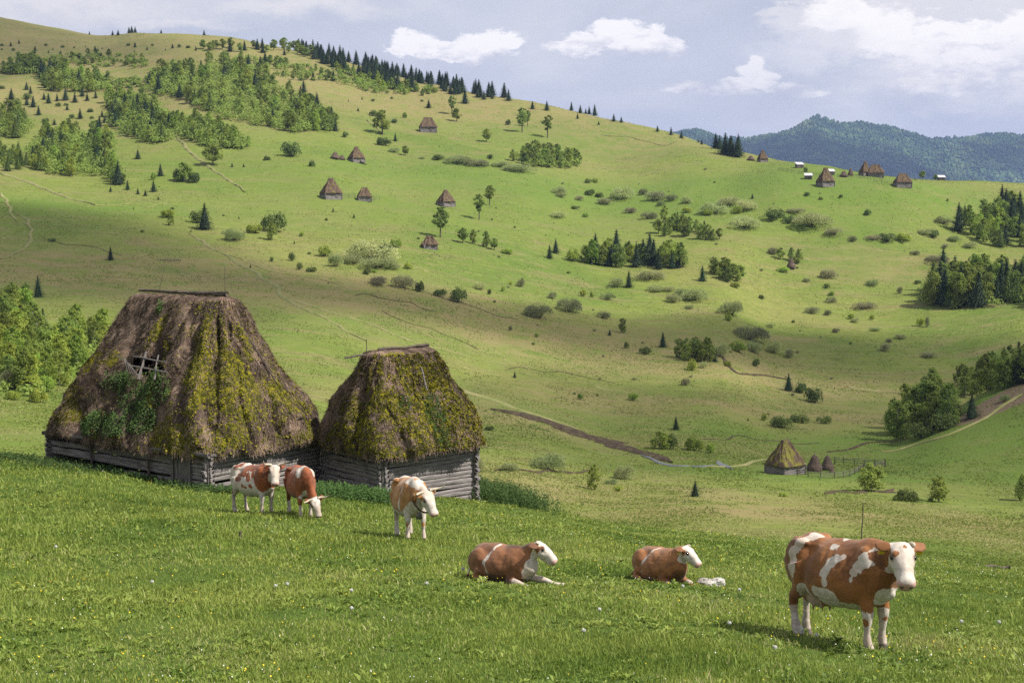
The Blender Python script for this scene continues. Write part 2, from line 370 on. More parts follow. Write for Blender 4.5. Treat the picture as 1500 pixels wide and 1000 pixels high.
# ------------------------------------------------------------------ dirt tracks, stream: thin sheets that follow the ground
def ribbon(name, pts, width, m, lift=0.10, seed=0, jag=0.35, n_across=5):
    P = np.array([at(px, py)[:2] for px, py in pts])
    seg = np.r_[0, np.cumsum(np.hypot(*np.diff(P, axis=0).T))]
    n = max(8, int(seg[-1] / 0.8)); s = np.linspace(0, seg[-1], n)
    x = pchip(seg, P[:, 0], s); y = pchip(seg, P[:, 1], s)
    x += 0.5 * vnoise(s / 9, s * 0, seed); y += 1.2 * vnoise(s / 13, s * 0, seed + 3)
    tx, ty = np.gradient(x), np.gradient(y); L = np.hypot(tx, ty) + 1e-6; nx, ny = -ty / L, tx / L
    wd = (np.interp(s, np.linspace(0, seg[-1], len(width)), width) if hasattr(width, '__len__') else np.full(n, width)) / 2 * (0.75 if 'path' in name else 1)
    e = np.minimum(1, np.minimum(s, seg[-1] - s) / (seg[-1]*0.08) + 0.15)
    rows = []
    for k, q in enumerate(np.linspace(-1, 1, n_across)):
        ww = wd * e * (1 + jag * vnoise(s / 2.3, s * 0 + k, seed + 7) + 0.5 * jag * vnoise(s / 0.9, s*0, seed + 9))
        xx, yy = x + nx*q*ww, y + ny*q*ww
        zz = H(xx, yy) + lift * (1 + yy/300) * (1.0 if abs(q) < 0.99 else 0.15)
        rows.append(np.stack([xx, yy, zz], -1))
    V = np.array(rows).reshape(-1, 3)
    o = link(name, mesh_np(name, V, grid_faces(n_across, n)[:, ::-1], [m], True)); tag(o, kind='structure')
    return o
t = mat('bare_track_soil'); P = t.pos(); nz = t.noise(P, 0.7, 6, 0.7)
M_TRACK = t.out(t.bsdf(t.ramp(nz, [(0.36, (0.115, 0.145, 0.036)), (0.52, (0.160, 0.160, 0.058)), (0.66, (0.225, 0.190, 0.100))]), 0.95, bump=nz, bstr=0.5, bdist=0.2))
t = mat('worn_turf'); P = t.pos(); nz = t.noise(P, 0.35, 6, 0.7)
M_WORN = t.out(t.bsdf(t.ramp(nz, [(0.38, (0.15, 0.18, 0.045)), (0.55, (0.22, 0.205, 0.085)), (0.7, (0.29, 0.245, 0.13))]), 0.95))
t = mat('dark_earth_bank'); P = t.pos(); nz = t.noise(P, 0.9, 7, 0.75)
M_BANK = t.out(t.bsdf(t.ramp(nz, [(0.35, (0.030, 0.020, 0.013)), (0.52, (0.070, 0.047, 0.030)), (0.66, (0.12, 0.115, 0.04))]), 0.95, bump=nz, bstr=1.0, bdist=0.5))
t = mat('stream_water'); M_WATER = t.out(t.bsdf((0.10, 0.105, 0.10), 0.32, bump=t.noise(t.pos(), 6, 3), bstr=0.15, bdist=0.02, spec=0.6))
ribbon('dirt_path', [(255,198),(272,215),(290,232),(305,243),(325,257),(345,271),(358,281)], [1.6,2.4,2.4,1.8,1.8,1.2], M_TRACK, 0.14, 1)
ribbon('dirt_path', [(0,254),(30,264),(60,275),(100,290),(140,301)], [3.0,2.6,2.0,1.0], M_TRACK, 0.14, 2)
ribbon('dirt_path', [(17,310),(32,318),(44,332),(47,345),(40,358),(22,370),(0,380)], [1.0,1.6,1.4,1.6,1.4,1.0], M_TRACK, 0.12, 3)
ribbon('dirt_path', [(0,283),(10,296),(17,310),(24,325)], [1.4,1.6,0.8], M_WORN, 0.12, 3)
ribbon('dirt_path', [(275,342),(300,356),(322,369),(350,388),(380,405),(405,421),(420,438),(450,455),(480,470),(512,487),(540,500)], [1.0,2.4,1.8,1.5,2.0,2.6,2.0,1.8,1.5,1.3,1.1], M_TRACK, 0.10, 4)
ribbon('dirt_path', [(322,369),(360,383),(400,398),(440,405),(500,418)], [0.6,0.8,0.6,0.4], M_WORN, 0.10, 5)
ribbon('dirt_path', [(420,438),(455,448),(500,462),(560,482),(620,505),(680,520)], [1.0,1.0,0.7,0.8,.5], M_WORN, 0.10, 6)
ribbon('dirt_path', [(640,555),(680,572),(720,585),(760,600),(800,612),(850,630)], [1.2,2.6,2.8,2.2,1.2], M_WORN, 0.10, 7)
ribbon('dirt_path', [(538,176),(548,186),(560,196)], [1.2,1.2,0.8], M_TRACK, 0.12, 9)
ribbon('earth_bank', [(716,600),(745,604),(780,612),(815,623),(850,637),(885,646),(915,656),(950,666),(985,678)], [2.0,5.6,7.0,5.6,6.0,4.4,2.8,2.4,1.2], M_BANK, 0.16, 10, 0.5)
ribbon('earth_bank', [(1040,505),(1080,546),(1130,551),(1160,556)], [.3,1.0,1.0,.4], M_BANK, 0.12, 11, 0.5)
ribbon('earth_bank', [(1240,566),(1280,573),(1320,578)], [.8,1.6,.6], M_WORN, 0.12, 11, 0.5)
ribbon('earth_bank', [(720,690),(750,688),(780,692),(810,690),(840,692),(870,689)], [.2,.7,.4,.7,.3,.2], M_BANK, 0.10, 12, 1.0)
ribbon('earth_bank', [(1205,723),(1228,719),(1250,722),(1270,718),(1290,720),(1305,715)], [.3,1.3,.7,2.0,1.2,.3], M_BANK, 0.10, 13, 1.2)
ribbon('dirt_path', [(1005,683),(1040,683),(1075,681),(1100,677),(1130,673)], [.6,.8,.9,1.2,.6], M_WORN, 0.10, 14)
ribbon('dirt_path', [(1290,662),(1330,655),(1380,640),(1420,622),(1460,600),(1500,578)], [.4,.6,.8,.9,1.1,1.1], M_WORN, 0.14, 15)
ribbon('dirt_path', [(1210,662),(1250,658),(1290,648),(1330,642)], [.6,1.0,1.0,.5], M_BANK, 0.10, 16)
ribbon('stream', [(940,668),(958,674),(975,681),(990,684),(1010,684)], [.3,.5,.8,.9,.4], M_WATER, 0.14, 17, 0.3)
ribbon('stream', [(1012,684),(1030,684),(1048,683)], [.3,.6,.3], M_WATER, 0.14, 18, 0.3)
ribbon('stream', [(1052,676),(1060,681),(1066,686)], [.8,1.4,.8], M_WATER, 0.16, 19, 0.3)
rng = np.random.default_rng(11)
for k, (pa, pb) in enumerate([((560,455),(700,510)),((690,505),(800,548)),((600,420),(760,470)),((380,385),(560,430)),((60,350),(180,372)),((230,410),(380,440)),((520,430),(640,455)),((860,560),(1000,590)),((1030,640),(1200,650)),((690,215),(850,235)),((880,195),(990,212)),((130,300),(260,302)),((740,540),(900,556))]):
    n = 6; pts = [(pa[0] + (pb[0]-pa[0])*i/n, pa[1] + (pb[1]-pa[1])*i/n + rng.normal()*2.6) for i in range(n + 1)]
    ribbon('cattle_trail_path', pts, [.2, .5, .3, .5, .2], M_WORN if k % 2 else M_BANK, 0.06, 30 + k, 0.8, 3)

# ------------------------------------------------------------------ far wooded mountains
t = mat('mountain_forest'); P = t.pos(); nz = t.noise(P, 0.010, 8, 0.7); nb = t.noise(P, 0.0013, 4, 0.6)
c = t.ramp(nz, [(0.36, (0.020, 0.048, 0.030)), (0.52, (0.052, 0.100, 0.044)), (0.66, (0.11, 0.165, 0.06))])
c = t.mix(t.maprange(nb, 0.58, 0.72, 0, 0.8), c, (0.26, 0.30, 0.12))
M_MOUNT = t.out(t.bsdf(c, 0.95, bump=nz, bstr=1.0, bdist=14, spec=0.02))
RID_PX = [300,700,960,1000,1020,1040,1060,1090,1130,1160,1175,1190,1205,1225,1260,1300,1330,1360,1400,1440,1470,1500,1600,1800,2100,2600]
RID_PY = [235,222,205,192,190,196,203,205,200,190,180,172,175,182,181,189,196,203,205,198,197,199,188,205,190,230]
def build_mountain():
    nx_, ny_ = 620, 150
    PXm = np.linspace(300, 2600, nx_); q = np.linspace(0, 1.25, ny_)
    pp, qq = np.meshgrid(PXm, q, indexing='ij')
    Yr = 7700 + 600*np.sin(pp/260.0)
    Yb = 4500.0
    Yv = Yb + (Yr - Yb) * qq
    X = (pp - CX)/FPX * Yr * (0.62 + 0.38*qq) ; X = (pp - CX)/FPX * (Yb + (Yr-Yb)*np.minimum(qq, 1.25))
    rz = np.interp(pp, RID_PX, RID_PY); zr = zslope(rz) * Yr
    zb = -340.0
    prof = np.where(qq < 1, np.sin(np.clip(qq, 0, 1)*PI/2)**0.9, 1 - (qq-1)*1.6)
    spur = np.abs(fbm(X/940 + 0.3*qq, Yv/1600, 3, 21))
    z = zb + (zr - zb)*prof - (np.sin(np.clip(qq,0,1)*PI))*270*(0.25 + spur)*1.1 + 14*fbm(X/90, Yv/90, 3, 4)*np.clip(qq*3,0,1)
    V = np.stack([X, Yv, z], -1).reshape(-1, 3)
    F = grid_faces(nx_, ny_)
    global MTN; MTN = V.reshape(nx_, ny_, 3)[:, :int(ny_*.8)].reshape(-1, 3)
    o = link('mountains', mesh_np('mountains', V, F, [M_MOUNT], True)); tag(o, kind='structure')
    # the forest canopy: many small crowns
    r = np.random.default_rng(5); N = 90000
    i = r.integers(0, nx_-1, N); j = r.integers(int(ny_*0.12), int(ny_*0.9), N); a = r.random(N); b_ = r.random(N)
    G = V.reshape(nx_, ny_, 3)
    p = (G[i, j]*(1-a)[:,None] + G[i+1, j]*a[:,None])*(1-b_)[:,None] + (G[i, j+1]*(1-a)[:,None] + G[i+1, j+1]*a[:,None])*b_[:,None]
    clear = fbm(p[:,0]/540, p[:,2]/360, 2, 40) > 0.42
    p = p[~clear]; N = len(p)
    hh = r.uniform(8, 20, N); ww = r.uniform(6, 12, N); ang = r.random(N)*PI
    ring = np.array([[1,0,.25],[0,1,.3],[-1,0,.25],[0,-1,.3],[0.4,0.3,.95],[-.4,-.2,1.0]])
    ca, sa = np.cos(ang), np.sin(ang)
    rx = ring[None,:,0]*ca[:,None] - ring[None,:,1]*sa[:,None]; ry = ring[None,:,0]*sa[:,None] + ring[None,:,1]*ca[:,None]
    VV = np.stack([p[:,0,None] + rx*ww[:,None], p[:,1,None] + ry*ww[:,None], p[:,2,None] + ring[None,:,2]*hh[:,None] - 1], -1)
    f = np.array([[0,1,4],[1,2,5],[2,3,5],[3,0,4],[1,5,4],[3,4,5]])
    FF = (np.arange(N)[:,None,None]*6 + f[None]).reshape(-1, 3)
    o = link('mountain_forest', mesh_np('mountain_forest', VV.reshape(-1,3), FF, [M_MOUNT], False)); tag(o, 'dense mixed forest clothing the far blue mountains', 'forest', kind='stuff')
build_mountain()

# ------------------------------------------------------------------ air
def haze_box():
    x0, x1, y0, y1, z0, z1 = -21000, 21000, -21000, 21000, -480, 650
    bm = bmesh.new(); bmesh.ops.create_cube(bm, size=1)
    for v in bm.verts: v.co = Vector(((x0+x1)/2 + v.co.x*(x1-x0), (y0+y1)/2 + v.co.y*(y1-y0), (z0+z1)/2 + v.co.z*(z1-z0)))
    me = bpy.data.meshes.new('haze'); bm.to_mesh(me); bm.free()
    t = mat('haze_air'); v = t.n('ShaderNodeVolumePrincipled', inp={'Color': (0.42, 0.56, 1.0, 1), 'Density': 0.000060, 'Anisotropy': 0.2})
    me.materials.append(t.out(None, v.outputs[0])); o = link('haze', me); tag(o, 'thin blue haze in the air over the valley', 'haze', kind='stuff')
haze_box()
# ------------------------------------------------------------------ foliage materials
def leaf_mat(name, lo, hi, alt, transl=0.3, scale=1.6, rough=0.75):
    t = mat(name); oi = t.n('ShaderNodeObjectInfo'); P = t.obj()
    n1 = t.noise(P, scale, 4, 0.6); r = oi.outputs['Random']
    c = t.ramp(n1, [(0.32, lo), (0.68, hi)])
    c = t.mix(t.math('MULTIPLY', r, 0.75), c, alt)
    hs = t.n('ShaderNodeHueSaturation', inp={'Color': c, 'Hue': t.math('MULTIPLY_ADD', r, 0.03, 0.485), 'Value': t.math('MULTIPLY_ADD', t.math('FRACT', t.math('MULTIPLY', r, 7.3)), 0.5, 0.75)}).outputs[0]
    d = t.bsdf(hs, rough, spec=0.12)
    tr = t.n('ShaderNodeBsdfTranslucent'); t.t.links.new(hs, tr.inputs[0])
    mx = t.n('ShaderNodeMixShader', inp={0: transl}); t.t.links.new(d, mx.inputs[1]); t.t.links.new(tr.outputs[0], mx.inputs[2])
    return t.out(mx.outputs[0])
M_BIRCH = leaf_mat('birch_leaves', (0.16, 0.22, 0.045), (0.31, 0.385, 0.08), (0.21, 0.27, 0.065), 0.5)
M_YOUNG = leaf_mat('young_leaves', (0.21, 0.28, 0.045), (0.40, 0.46, 0.09), (0.24, 0.35, 0.06), 0.5)
M_SPRUCE = leaf_mat('spruce_needles', (0.022, 0.038, 0.020), (0.050, 0.075, 0.034), (0.034, 0.06, 0.03), 0.15)
M_LARCH = leaf_mat('soft_needles', (0.075, 0.115, 0.030), (0.15, 0.20, 0.045), (0.10, 0.14, 0.035), 0.4)
M_WILLOW = leaf_mat('willow_leaves', (0.27, 0.31, 0.125), (0.48, 0.52, 0.25), (0.33, 0.39, 0.15), 0.45)
M_TWIG = leaf_mat('grey_twigs', (0.20, 0.20, 0.105), (0.36, 0.35, 0.20), (0.26, 0.285, 0.13), 0.4)
M_DARKB = leaf_mat('dark_bush_leaves', (0.09, 0.125, 0.038), (0.18, 0.24, 0.06), (0.12, 0.16, 0.05), 0.4)
M_BARK = simple_mat('bark', (0.09, 0.07, 0.055), 0.9, 0.4, 5)
M_BARKP = simple_mat('pale_bark', (0.30, 0.28, 0.24), 0.85, 0.5, 3)

def quads(C, S, N, rng, asp=1.0, U=None):
    """one leaf clump quad per centre C with half size S and facing roughly N"""
    n = len(C)
    N = N + rng.normal(size=(n, 3)) * 0.55; N /= np.linalg.norm(N, axis=1)[:, None] + 1e-9
    if U is None: U = rng.normal(size=(n, 3))
    U = U - (U * N).sum(1)[:, None] * N; U /= np.linalg.norm(U, axis=1)[:, None] + 1e-9
    W = np.cross(N, U); S = np.broadcast_to(S, (n,))[:, None]
    j = lambda: rng.uniform(0.6, 1.15, (n, 1))
    V = np.stack([C - U*S*j(), C - W*S*asp*j() + N*S*0.15, C + U*S*j(), C + W*S*asp*j() + N*S*0.15], 1)
    return V.reshape(-1, 3), np.arange(4*n).reshape(-1, 4)
def tube(P, R, k=6):
    P = np.asarray(P, float); V = []
    for i in range(len(P)):
        d = P[min(i+1, len(P)-1)] - P[max(i-1, 0)]; d /= np.linalg.norm(d) + 1e-9
        a = np.cross(d, [0.3, 0.9, 0.2]); a /= np.linalg.norm(a); b = np.cross(d, a)
        th = np.arange(k) * 2*PI/k
        V.append(P[i] + R[i]*(np.cos(th)[:, None]*a + np.sin(th)[:, None]*b))
    V = np.concatenate(V); F = grid_faces(len(P), k, wrap=True)
    return V, F
def join(parts):
    Vs, Fs, off = [], [], 0
    for V, F in parts: Vs.append(V); Fs.append(F + off); off += len(V)
    return np.concatenate(Vs), np.concatenate(Fs)
def crown_ellipsoids(rng, clumps, per, leaf):
    Cs, Ns = [], []
    for (c, r) in clumps:
        d = rng.normal(size=(per, 3)); d /= np.linalg.norm(d, axis=1)[:, None]
        rad = rng.uniform(0.55, 1.08, per)[:, None]
        Cs.append(np.array(c) + d * np.array(r) * rad); Ns.append(d + [0, 0, 0.35])
    C = np.concatenate(Cs); N = np.concatenate(Ns)
    return quads(C, rng.uniform(0.6, 1.3, len(C)) * leaf, N, rng, 0.75)
def trunk_limbs(rng, h, r0, z_limb, n, spread, k=6):
    parts = []
    P = [(0, 0, -0.3), (0.03*h*rng.normal()*.3, 0, h*0.3), (0.02*h*rng.normal(), 0.02*h*rng.normal(), h*0.62), (0, 0, h*0.93)]
    parts.append(tube(P, [r0*1.3, r0*0.9, r0*0.5, r0*0.08], k))
    for i in range(n):
        z = h*(z_limb + (0.85 - z_limb)*i/max(1, n)); a = rng.random()*2*PI; L = spread*(1.1 - 0.6*i/n)
        parts.append(tube([(0, 0, z), (math.cos(a)*L*.45, math.sin(a)*L*.45, z+L*.35), (math.cos(a)*L, math.sin(a)*L, z+L*.75)], [r0*.42, r0*.26, r0*.06], 4))
    return join(parts)

# every plant prototype: (crown mesh data, trunk mesh data) for a plant 1 m... tall; real height set by scale
def make_broad(seed, shape, nclump=34, per=70, leaf=0.032):
    """shape: 'cone' young birch, 'round' round crown, 'tall' tall open crown with clear trunk"""
    rng = np.random.default_rng(seed); cl = []
    for i in range(nclump):
        u = (i + rng.random()) / nclump
        if shape == 'cone':
            z = 0.09 + 0.87*u; R = 0.27*math.sqrt(max(0.01, 1 - ((u-0.36)/0.66)**2)); R = max(R, 0.02)
            zb = 0.055
        elif shape == 'round':
            z = 0.24 + 0.70*u; R = 0.34*math.sqrt(max(0.03, 1 - ((u-0.45)/0.56)**2)); zb = 0.08
        else:
            z = 0.34 + 0.62*u; R = 0.24*math.sqrt(max(0.03, 1 - ((u-0.5)/0.53)**2)); zb = 0.075
        a = rng.random()*2*PI; q = math.sqrt(rng.random())*0.92
        rr = (0.35 + 0.75*rng.random()) * max(R*0.45, 0.035)
        cl.append(((R*q*math.cos(a), R*q*math.sin(a), z), (rr*1.15, rr*1.15, rr*(1.2 if shape == 'cone' else 0.85))))
    crown = crown_ellipsoids(rng, cl, per, leaf)
    tr = trunk_limbs(rng, 0.95, 0.016 if shape == 'cone' else 0.024, 0.25 if shape != 'tall' else 0.38, 6, 0.2)
    return crown, tr
def make_spruce(seed, slim=1.0, tiers=24):
    rng = np.random.default_rng(seed); C, S, N, U = [], [], [], []
    for k in range(tiers):
        u = (k + 0.5*rng.random())/tiers; z = 0.05 + 0.94*u; R = (0.30*slim*(1-u)**0.85 + 0.010)*rng.uniform(0.8, 1.15)
        nb = max(5, int(13*(1-u)+4))
        for b in range(nb):
            a = (b + rng.random()*0.8)/nb*2*PI; L = R*rng.uniform(0.7, 1.18)
            d = np.array([math.cos(a), math.sin(a), 0])
            for m in range(4):
                q = (m+0.8)/4*L; drop = -0.25*q*q/max(R, .02) - 0.10*q + 0.02
                C.append(d*q + [0, 0, z+drop] + rng.normal(size=3)*0.004); S.append(0.034*(1.15-0.2*m)*(0.6+0.6*(1-u)))
                N.append([d[0]*0.35, d[1]*0.35, 1.0]); U.append(d)
    C = np.array(C); V, F = quads(C, np.array(S), np.array(N), rng, 0.75, np.array(U))
    V2, F2 = tube([(0,0,0.05),(0,0,0.5),(0,0,0.97)], [0.13*slim, 0.07*slim, 0.002], 9)   # dense inner boughs
    rngs = np.random.default_rng(seed+99)
    return join([(V, F), (V2, F2)]), tube([(0,0,-0.04),(0,0,0.4),(0,0,1.0)], [0.020, 0.012, 0.002], 6)
def make_bush(seed, leaf=0.035, n=1500, lobes=7, twiggy=False):
    """a dome about 1 wide, 0.55 high"""
    rng = np.random.default_rng(seed); Cs, Ns = [], []
    lob = [((0, 0, 0.16), (0.40, 0.40, 0.36))]
    for i in range(lobes):
        a = rng.random()*2*PI; q = rng.uniform(0.12, 0.32)
        lob.append(((q*math.cos(a), q*math.sin(a), rng.uniform(0.08, 0.26)), (rng.uniform(.13,.24), rng.uniform(.13,.24), rng.uniform(.14,.26))))
    per = n // len(lob)
    for c, r in lob:
        d = rng.normal(size=(per, 3)); d[:, 2] = np.abs(d[:, 2])*1.1 - 0.25; d /= np.linalg.norm(d, axis=1)[:, None]
        Cs.append(np.array(c) + d*np.array(r)*rng.uniform(0.80, 1.06, per)[:, None]); Ns.append(d)
    C = np.concatenate(Cs); N = np.concatenate(Ns); C[:, 2] = np.maximum(C[:, 2], 0.01)
    out = C - [0, 0, -0.1]; out = C + rng.normal(size=C.shape)*0.05
    if twiggy:
        U = C - np.array([0, 0, -0.25]); Nn = np.cross(U, rng.normal(size=C.shape))
        crown = quads(C, rng.uniform(0.8, 1.6, len(C))*leaf, Nn, rng, 0.45, U)
    else:
        crown = quads(C, rng.uniform(0.6, 1.3, len(C))*leaf, N, rng, 0.8)
    parts = []
    for i in range(9):
        a = rng.random()*2*PI; L = rng.uniform(.15, .36)
        parts.append(tube([(0.02*math.cos(a), 0.02*math.sin(a), -0.05), (L*.5*math.cos(a), L*.5*math.sin(a), .16), (L*math.cos(a), L*math.sin(a), rng.uniform(.25,.42))], [0.012, 0.008, 0.003], 4))
    return crown, join(parts)

class Kind:
    def __init__(s, name, cat, protos, leafm, barkm, aspect, parts=('crown', 'trunk')):
        s.name, s.cat, s.aspect, s.parts = name, cat, aspect, parts
        s.full, s.one = [], []
        for i, (cr, tr) in enumerate(protos):
            a = mesh_np(name + '_' + parts[0], cr[0], cr[1], [leafm]); b = mesh_np(name + '_' + parts[1], tr[0], tr[1], [barkm], True)
            V, F = join([cr, tr]); c = mesh_np(name, V, F, [leafm, barkm], False, mi=np.r_[np.zeros(len(cr[1])), np.ones(len(tr[1]))])
            s.full.append((a, b)); s.one.append(c)
PR = {}
PR['birch'] = Kind('birch_tree', 'tree', [make_broad(10+i, 'cone', 40, 75, 0.026) for i in range(4)], M_BIRCH, M_BARKP, 0.5)
PR['young'] = Kind('sapling_tree', 'tree', [make_broad(20+i, 'cone', 40, 75, 0.026) for i in range(3)], M_YOUNG, M_BARKP, 0.5)
PR['round'] = Kind('broadleaf_tree', 'tree', [make_broad(30+i, 'round', 42, 75, 0.030) for i in range(3)], M_BIRCH, M_BARK, 0.8)
PR['tall'] = Kind('broadleaf_tree', 'tree', [make_broad(40+i, 'tall', 34, 60, 0.026) for i in range(3)], M_BIRCH, M_BARK, 0.55)
PR['spruce'] = Kind('spruce_tree', 'tree', [make_spruce(50+i, [1, .85, 1.15][i]) for i in range(3)], M_SPRUCE, M_BARK, 0.4)
PR['larch'] = Kind('larch_tree', 'tree', [make_spruce(60+i, [1.2, 1.05][i]) for i in range(2)], M_LARCH, M_BARK, 0.45)
BP = ('foliage', 'stem')
PR['willow'] = Kind('willow_bush', 'bush', [make_bush(70+i, 0.017, 5200, 12, True) for i in range(4)], M_WILLOW, M_BARK, 1.0, BP)
PR['grey'] = Kind('willow_bush', 'bush', [make_bush(80+i, 0.017, 4600, 10, True) for i in range(3)], M_TWIG, M_BARK, 1.0, BP)
PR['dark'] = Kind('bush', 'bush', [make_bush(90+i, 0.034, 1500, 7) for i in range(3)], M_DARKB, M_BARK, 1.0, BP)
PR['light'] = Kind('bush', 'bush', [make_bush(95+i, 0.034, 1500, 7) for i in range(3)], M_YOUNG, M_BARK, 1.0, BP)

PLANTED = []      # (object, px, py, kind, hpx)
prng = random.Random(5)
def plant(kind, px, py, hpx, wpx=None, label=None, group=None):
    K = PR[kind]; x, y, z = at(px, py); s = y / FPX
    bush = K.cat == 'bush'
    hm = hpx * s * 1.02
    if bush:
        wm = (wpx or hpx*1.6) * s; sx = wm/0.95; sz = hm/0.50
    else:
        sz = hm; sx = hm if wpx is None else wpx*s/(0.46 if K.aspect < 0.6 else 0.68)
        if kind in ('spruce', 'larch') and wpx is None: sx = hm*1.45
    i = prng.randrange(len(K.full)); rz = prng.random()*2*PI
    sc = (sx*prng.uniform(.94,1.06), sx*prng.uniform(.94,1.06), sz)
    if hpx >= 20 or (bush and (wpx or 0) >= 34):
        o = empty(K.name, (x, y, z - 0.03*sz*(0.3 if not bush else 1)), rz); o.scale = sc
        link(K.parts[0], K.full[i][0], o); link(K.parts[1], K.full[i][1], o)
    else:
        o = link(K.name, K.one[i], None, (x, y, z - 0.03*sz*(0.3 if not bush else 1)), (0, 0, rz)); o.scale = sc
    o['category'] = K.cat
    if label: o['label'] = label
    if group: o['group'] = group
    PLANTED.append((o, px, py, kind, hpx))
    return o
def inpoly(x, y, poly):
    r = False; j = len(poly) - 1
    for i in range(len(poly)):
        if (poly[i][1] > y) != (poly[j][1] > y) and x < (poly[j][0]-poly[i][0])*(y-poly[i][1])/(poly[j][1]-poly[i][1]) + poly[i][0]: r = not r
        j = i
    return r
def zone(poly, n, mix, hr, where, group, sp=6.0, seed=0, fade=None):
    """scatter countable trees over a patch of hillside; members that look alike share a label"""
    q = random.Random(seed); pts = []; tries = 0
    xs = [p[0] for p in poly]; ys = [p[1] for p in poly]
    while len(pts) < n and tries < n*60:
        tries += 1; x = q.uniform(min(xs), max(xs)); y = q.uniform(min(ys), max(ys))
        if not inpoly(x, y, poly): continue
        if any(abs(x-a)**2 + (1.9*abs(y-b))**2 < sp*sp for a, b in pts): continue
        pts.append((x, y))
    for x, y in sorted(pts, key=lambda p: p[1]):
        r = q.random(); acc = 0
        for k, wgt in mix:
            acc += wgt
            if r <= acc: break
        h = q.uniform(*hr)*(1.12 if k == 'spruce' else 1.0)*(0.62 if PR[k].cat == 'bush' else 1); mid = (hr[0]+hr[1])/2
        nm = {'birch': 'mid green leafy birch', 'young': 'bright green sapling', 'round': 'round-crowned leafy tree', 'tall': 'tall leafy tree', 'spruce': 'dark pointed spruce', 'larch': 'soft green conical larch', 'willow': 'pale willow bush', 'grey': 'grey twiggy bush', 'dark': 'low dark green bush', 'light': 'low bright green bush'}[k]
        plant(k, x, y, h, None, ('taller ' if h > mid else 'shorter ') + nm + ' ' + where, group)
W = 'in the wood '
# ridge line and upper slope
zone([(432,74),(500,84),(545,92),(600,110),(650,120),(700,134),(770,146),(768,150),(690,142),(640,135),(620,136),(560,130),(520,112),(470,92)], 125, [('spruce', 1)], (13,20), 'in the dark belt along the ridge skyline', 'spruces along the ridge', 3.6, 1)
zone([(285,72),(330,70),(400,70),(440,72),(500,90),(510,98),(450,84),(380,78),(320,78)], 34, [('spruce', .4), ('round', .6)], (9,17), 'on the hump of the skyline', 'trees on the skyline hump', 5, 2)
zone([(490,100),(530,110),(600,128),(640,136),(640,142),(590,140),(560,134),(500,126)], 30, [('young', .45), ('light', .3), ('birch', .25)], (9,17), 'just under the ridge belt', 'leafy trees under the ridge belt', 6.5, 3)
zone([(216,112),(250,100),(330,98),(372,112),(400,130),(432,140),(470,160),(492,182),(486,196),(430,194),(380,184),(330,176),(300,160),(250,142),(214,138)], 120, [('birch', .38), ('young', .2), ('larch', .15), ('round', .17), ('spruce', .10)], (15,27), 'in the big wood high on the slope', 'trees of the high wood', 6.2, 4)
zone([(330,88),(400,88),(470,102),(492,120),(440,120),(380,108),(330,98)], 30, [('birch', .4), ('round', .25), ('spruce', .2), ('light', .15)], (9,17), 'in the upper fringe of the high wood', 'fringe of the high wood', 7, 5)
zone([(250,182),(262,172),(300,178),(340,196),(366,212),(362,220),(330,217),(300,214),(270,204),(252,192)], 34, [('young', .5), ('birch', .5)], (15,24), 'in the wood wedge above the winding path', 'trees above the winding path', 6.2, 6)
zone([(160,150),(190,140),(230,158),(250,176),(252,205),(230,212),(205,205),(180,198),(160,185)], 44, [('birch', .55), ('larch', .25), ('young', .1), ('spruce', .1)], (17,26), 'in the narrow wood left of the path', 'trees left of the winding path', 6.2, 7)
zone([(40,222),(70,198),(100,190),(130,205),(160,200),(172,218),(160,235),(178,258),(170,268),(120,258),(80,258),(45,248)], 62, [('birch', .5), ('young', .25), ('larch', .15), ('spruce', .1)], (18,30), 'in the lower wood on the left slope', 'trees of the lower left wood', 6.6, 8)
zone([(0,175),(20,165),(45,180),(40,200),(30,203),(0,205)], 18, [('birch', .6), ('larch', .4)], (18,30), 'at the picture edge above the lower wood', 'trees at the left edge', 6.5, 9)
zone([(0,225),(25,225),(45,240),(30,252),(0,250)], 16, [('birch', .5), ('larch', .3), ('young', .2)], (14,24), 'over the start of the left track', 'trees over the left track', 6.5, 10)
zone([(0,108),(40,92),(62,98),(62,108),(20,112)], 16, [('round', .6), ('birch', .4)], (14,22), 'in the dark clump at the far left', 'dark clump at the far left', 7, 11)
zone([(60,110),(80,100),(120,112),(160,120),(160,134),(115,136),(66,134)], 30, [('birch', .5), ('young', .3), ('spruce', .2)], (16,25), 'in the hanging wood on the upper left slope', 'hanging wood', 7, 12)
zone([(60,88),(120,80),(215,84),(215,100),(150,100),(90,98)], 26, [('round', .4), ('light', .3), ('birch', .3)], (8,15), 'in the scrub below the bare top', 'scrub below the bare top', 8, 13)
zone([(140,118),(205,118),(205,128),(150,132)], 12, [('dark', .5), ('light', .5)], (7,12), 'between the hanging wood and the high wood', 'bushes between the woods', 8, 14)
zone([(0,120),(60,135),(170,140),(150,195),(60,190),(50,160),(0,160)], 34, [('spruce', .75), ('dark', .25)], (6,15), 'scattered on the open left slope', 'small spruces on the left slope', 10, 15)
zone([(0,62),(140,66),(300,66),(300,74),(140,80),(0,76)], 26, [('spruce', .45), ('dark', .55)], (3,8), 'dotted over the bare brown hilltop', 'dots on the bare hilltop', 10, 16)
zone([(380,150),(480,130),(640,150),(620,170),(520,170),(500,190)], 10, [('dark', .6), ('spruce', .4)], (3,7), 'on the open slope beside the high wood', 'dots beside the high wood', 16, 17)
for px, py, h in [(131,50,5),(165,51,7),(173,51,8),(189,47,9),(193,46,10),(198,45,9),(236,45,6),(299,51,8)]:
    plant('spruce', px, py+1, h, None, 'tiny dark spruce standing up against the sky on the bare hilltop', 'spruces on the bare top')
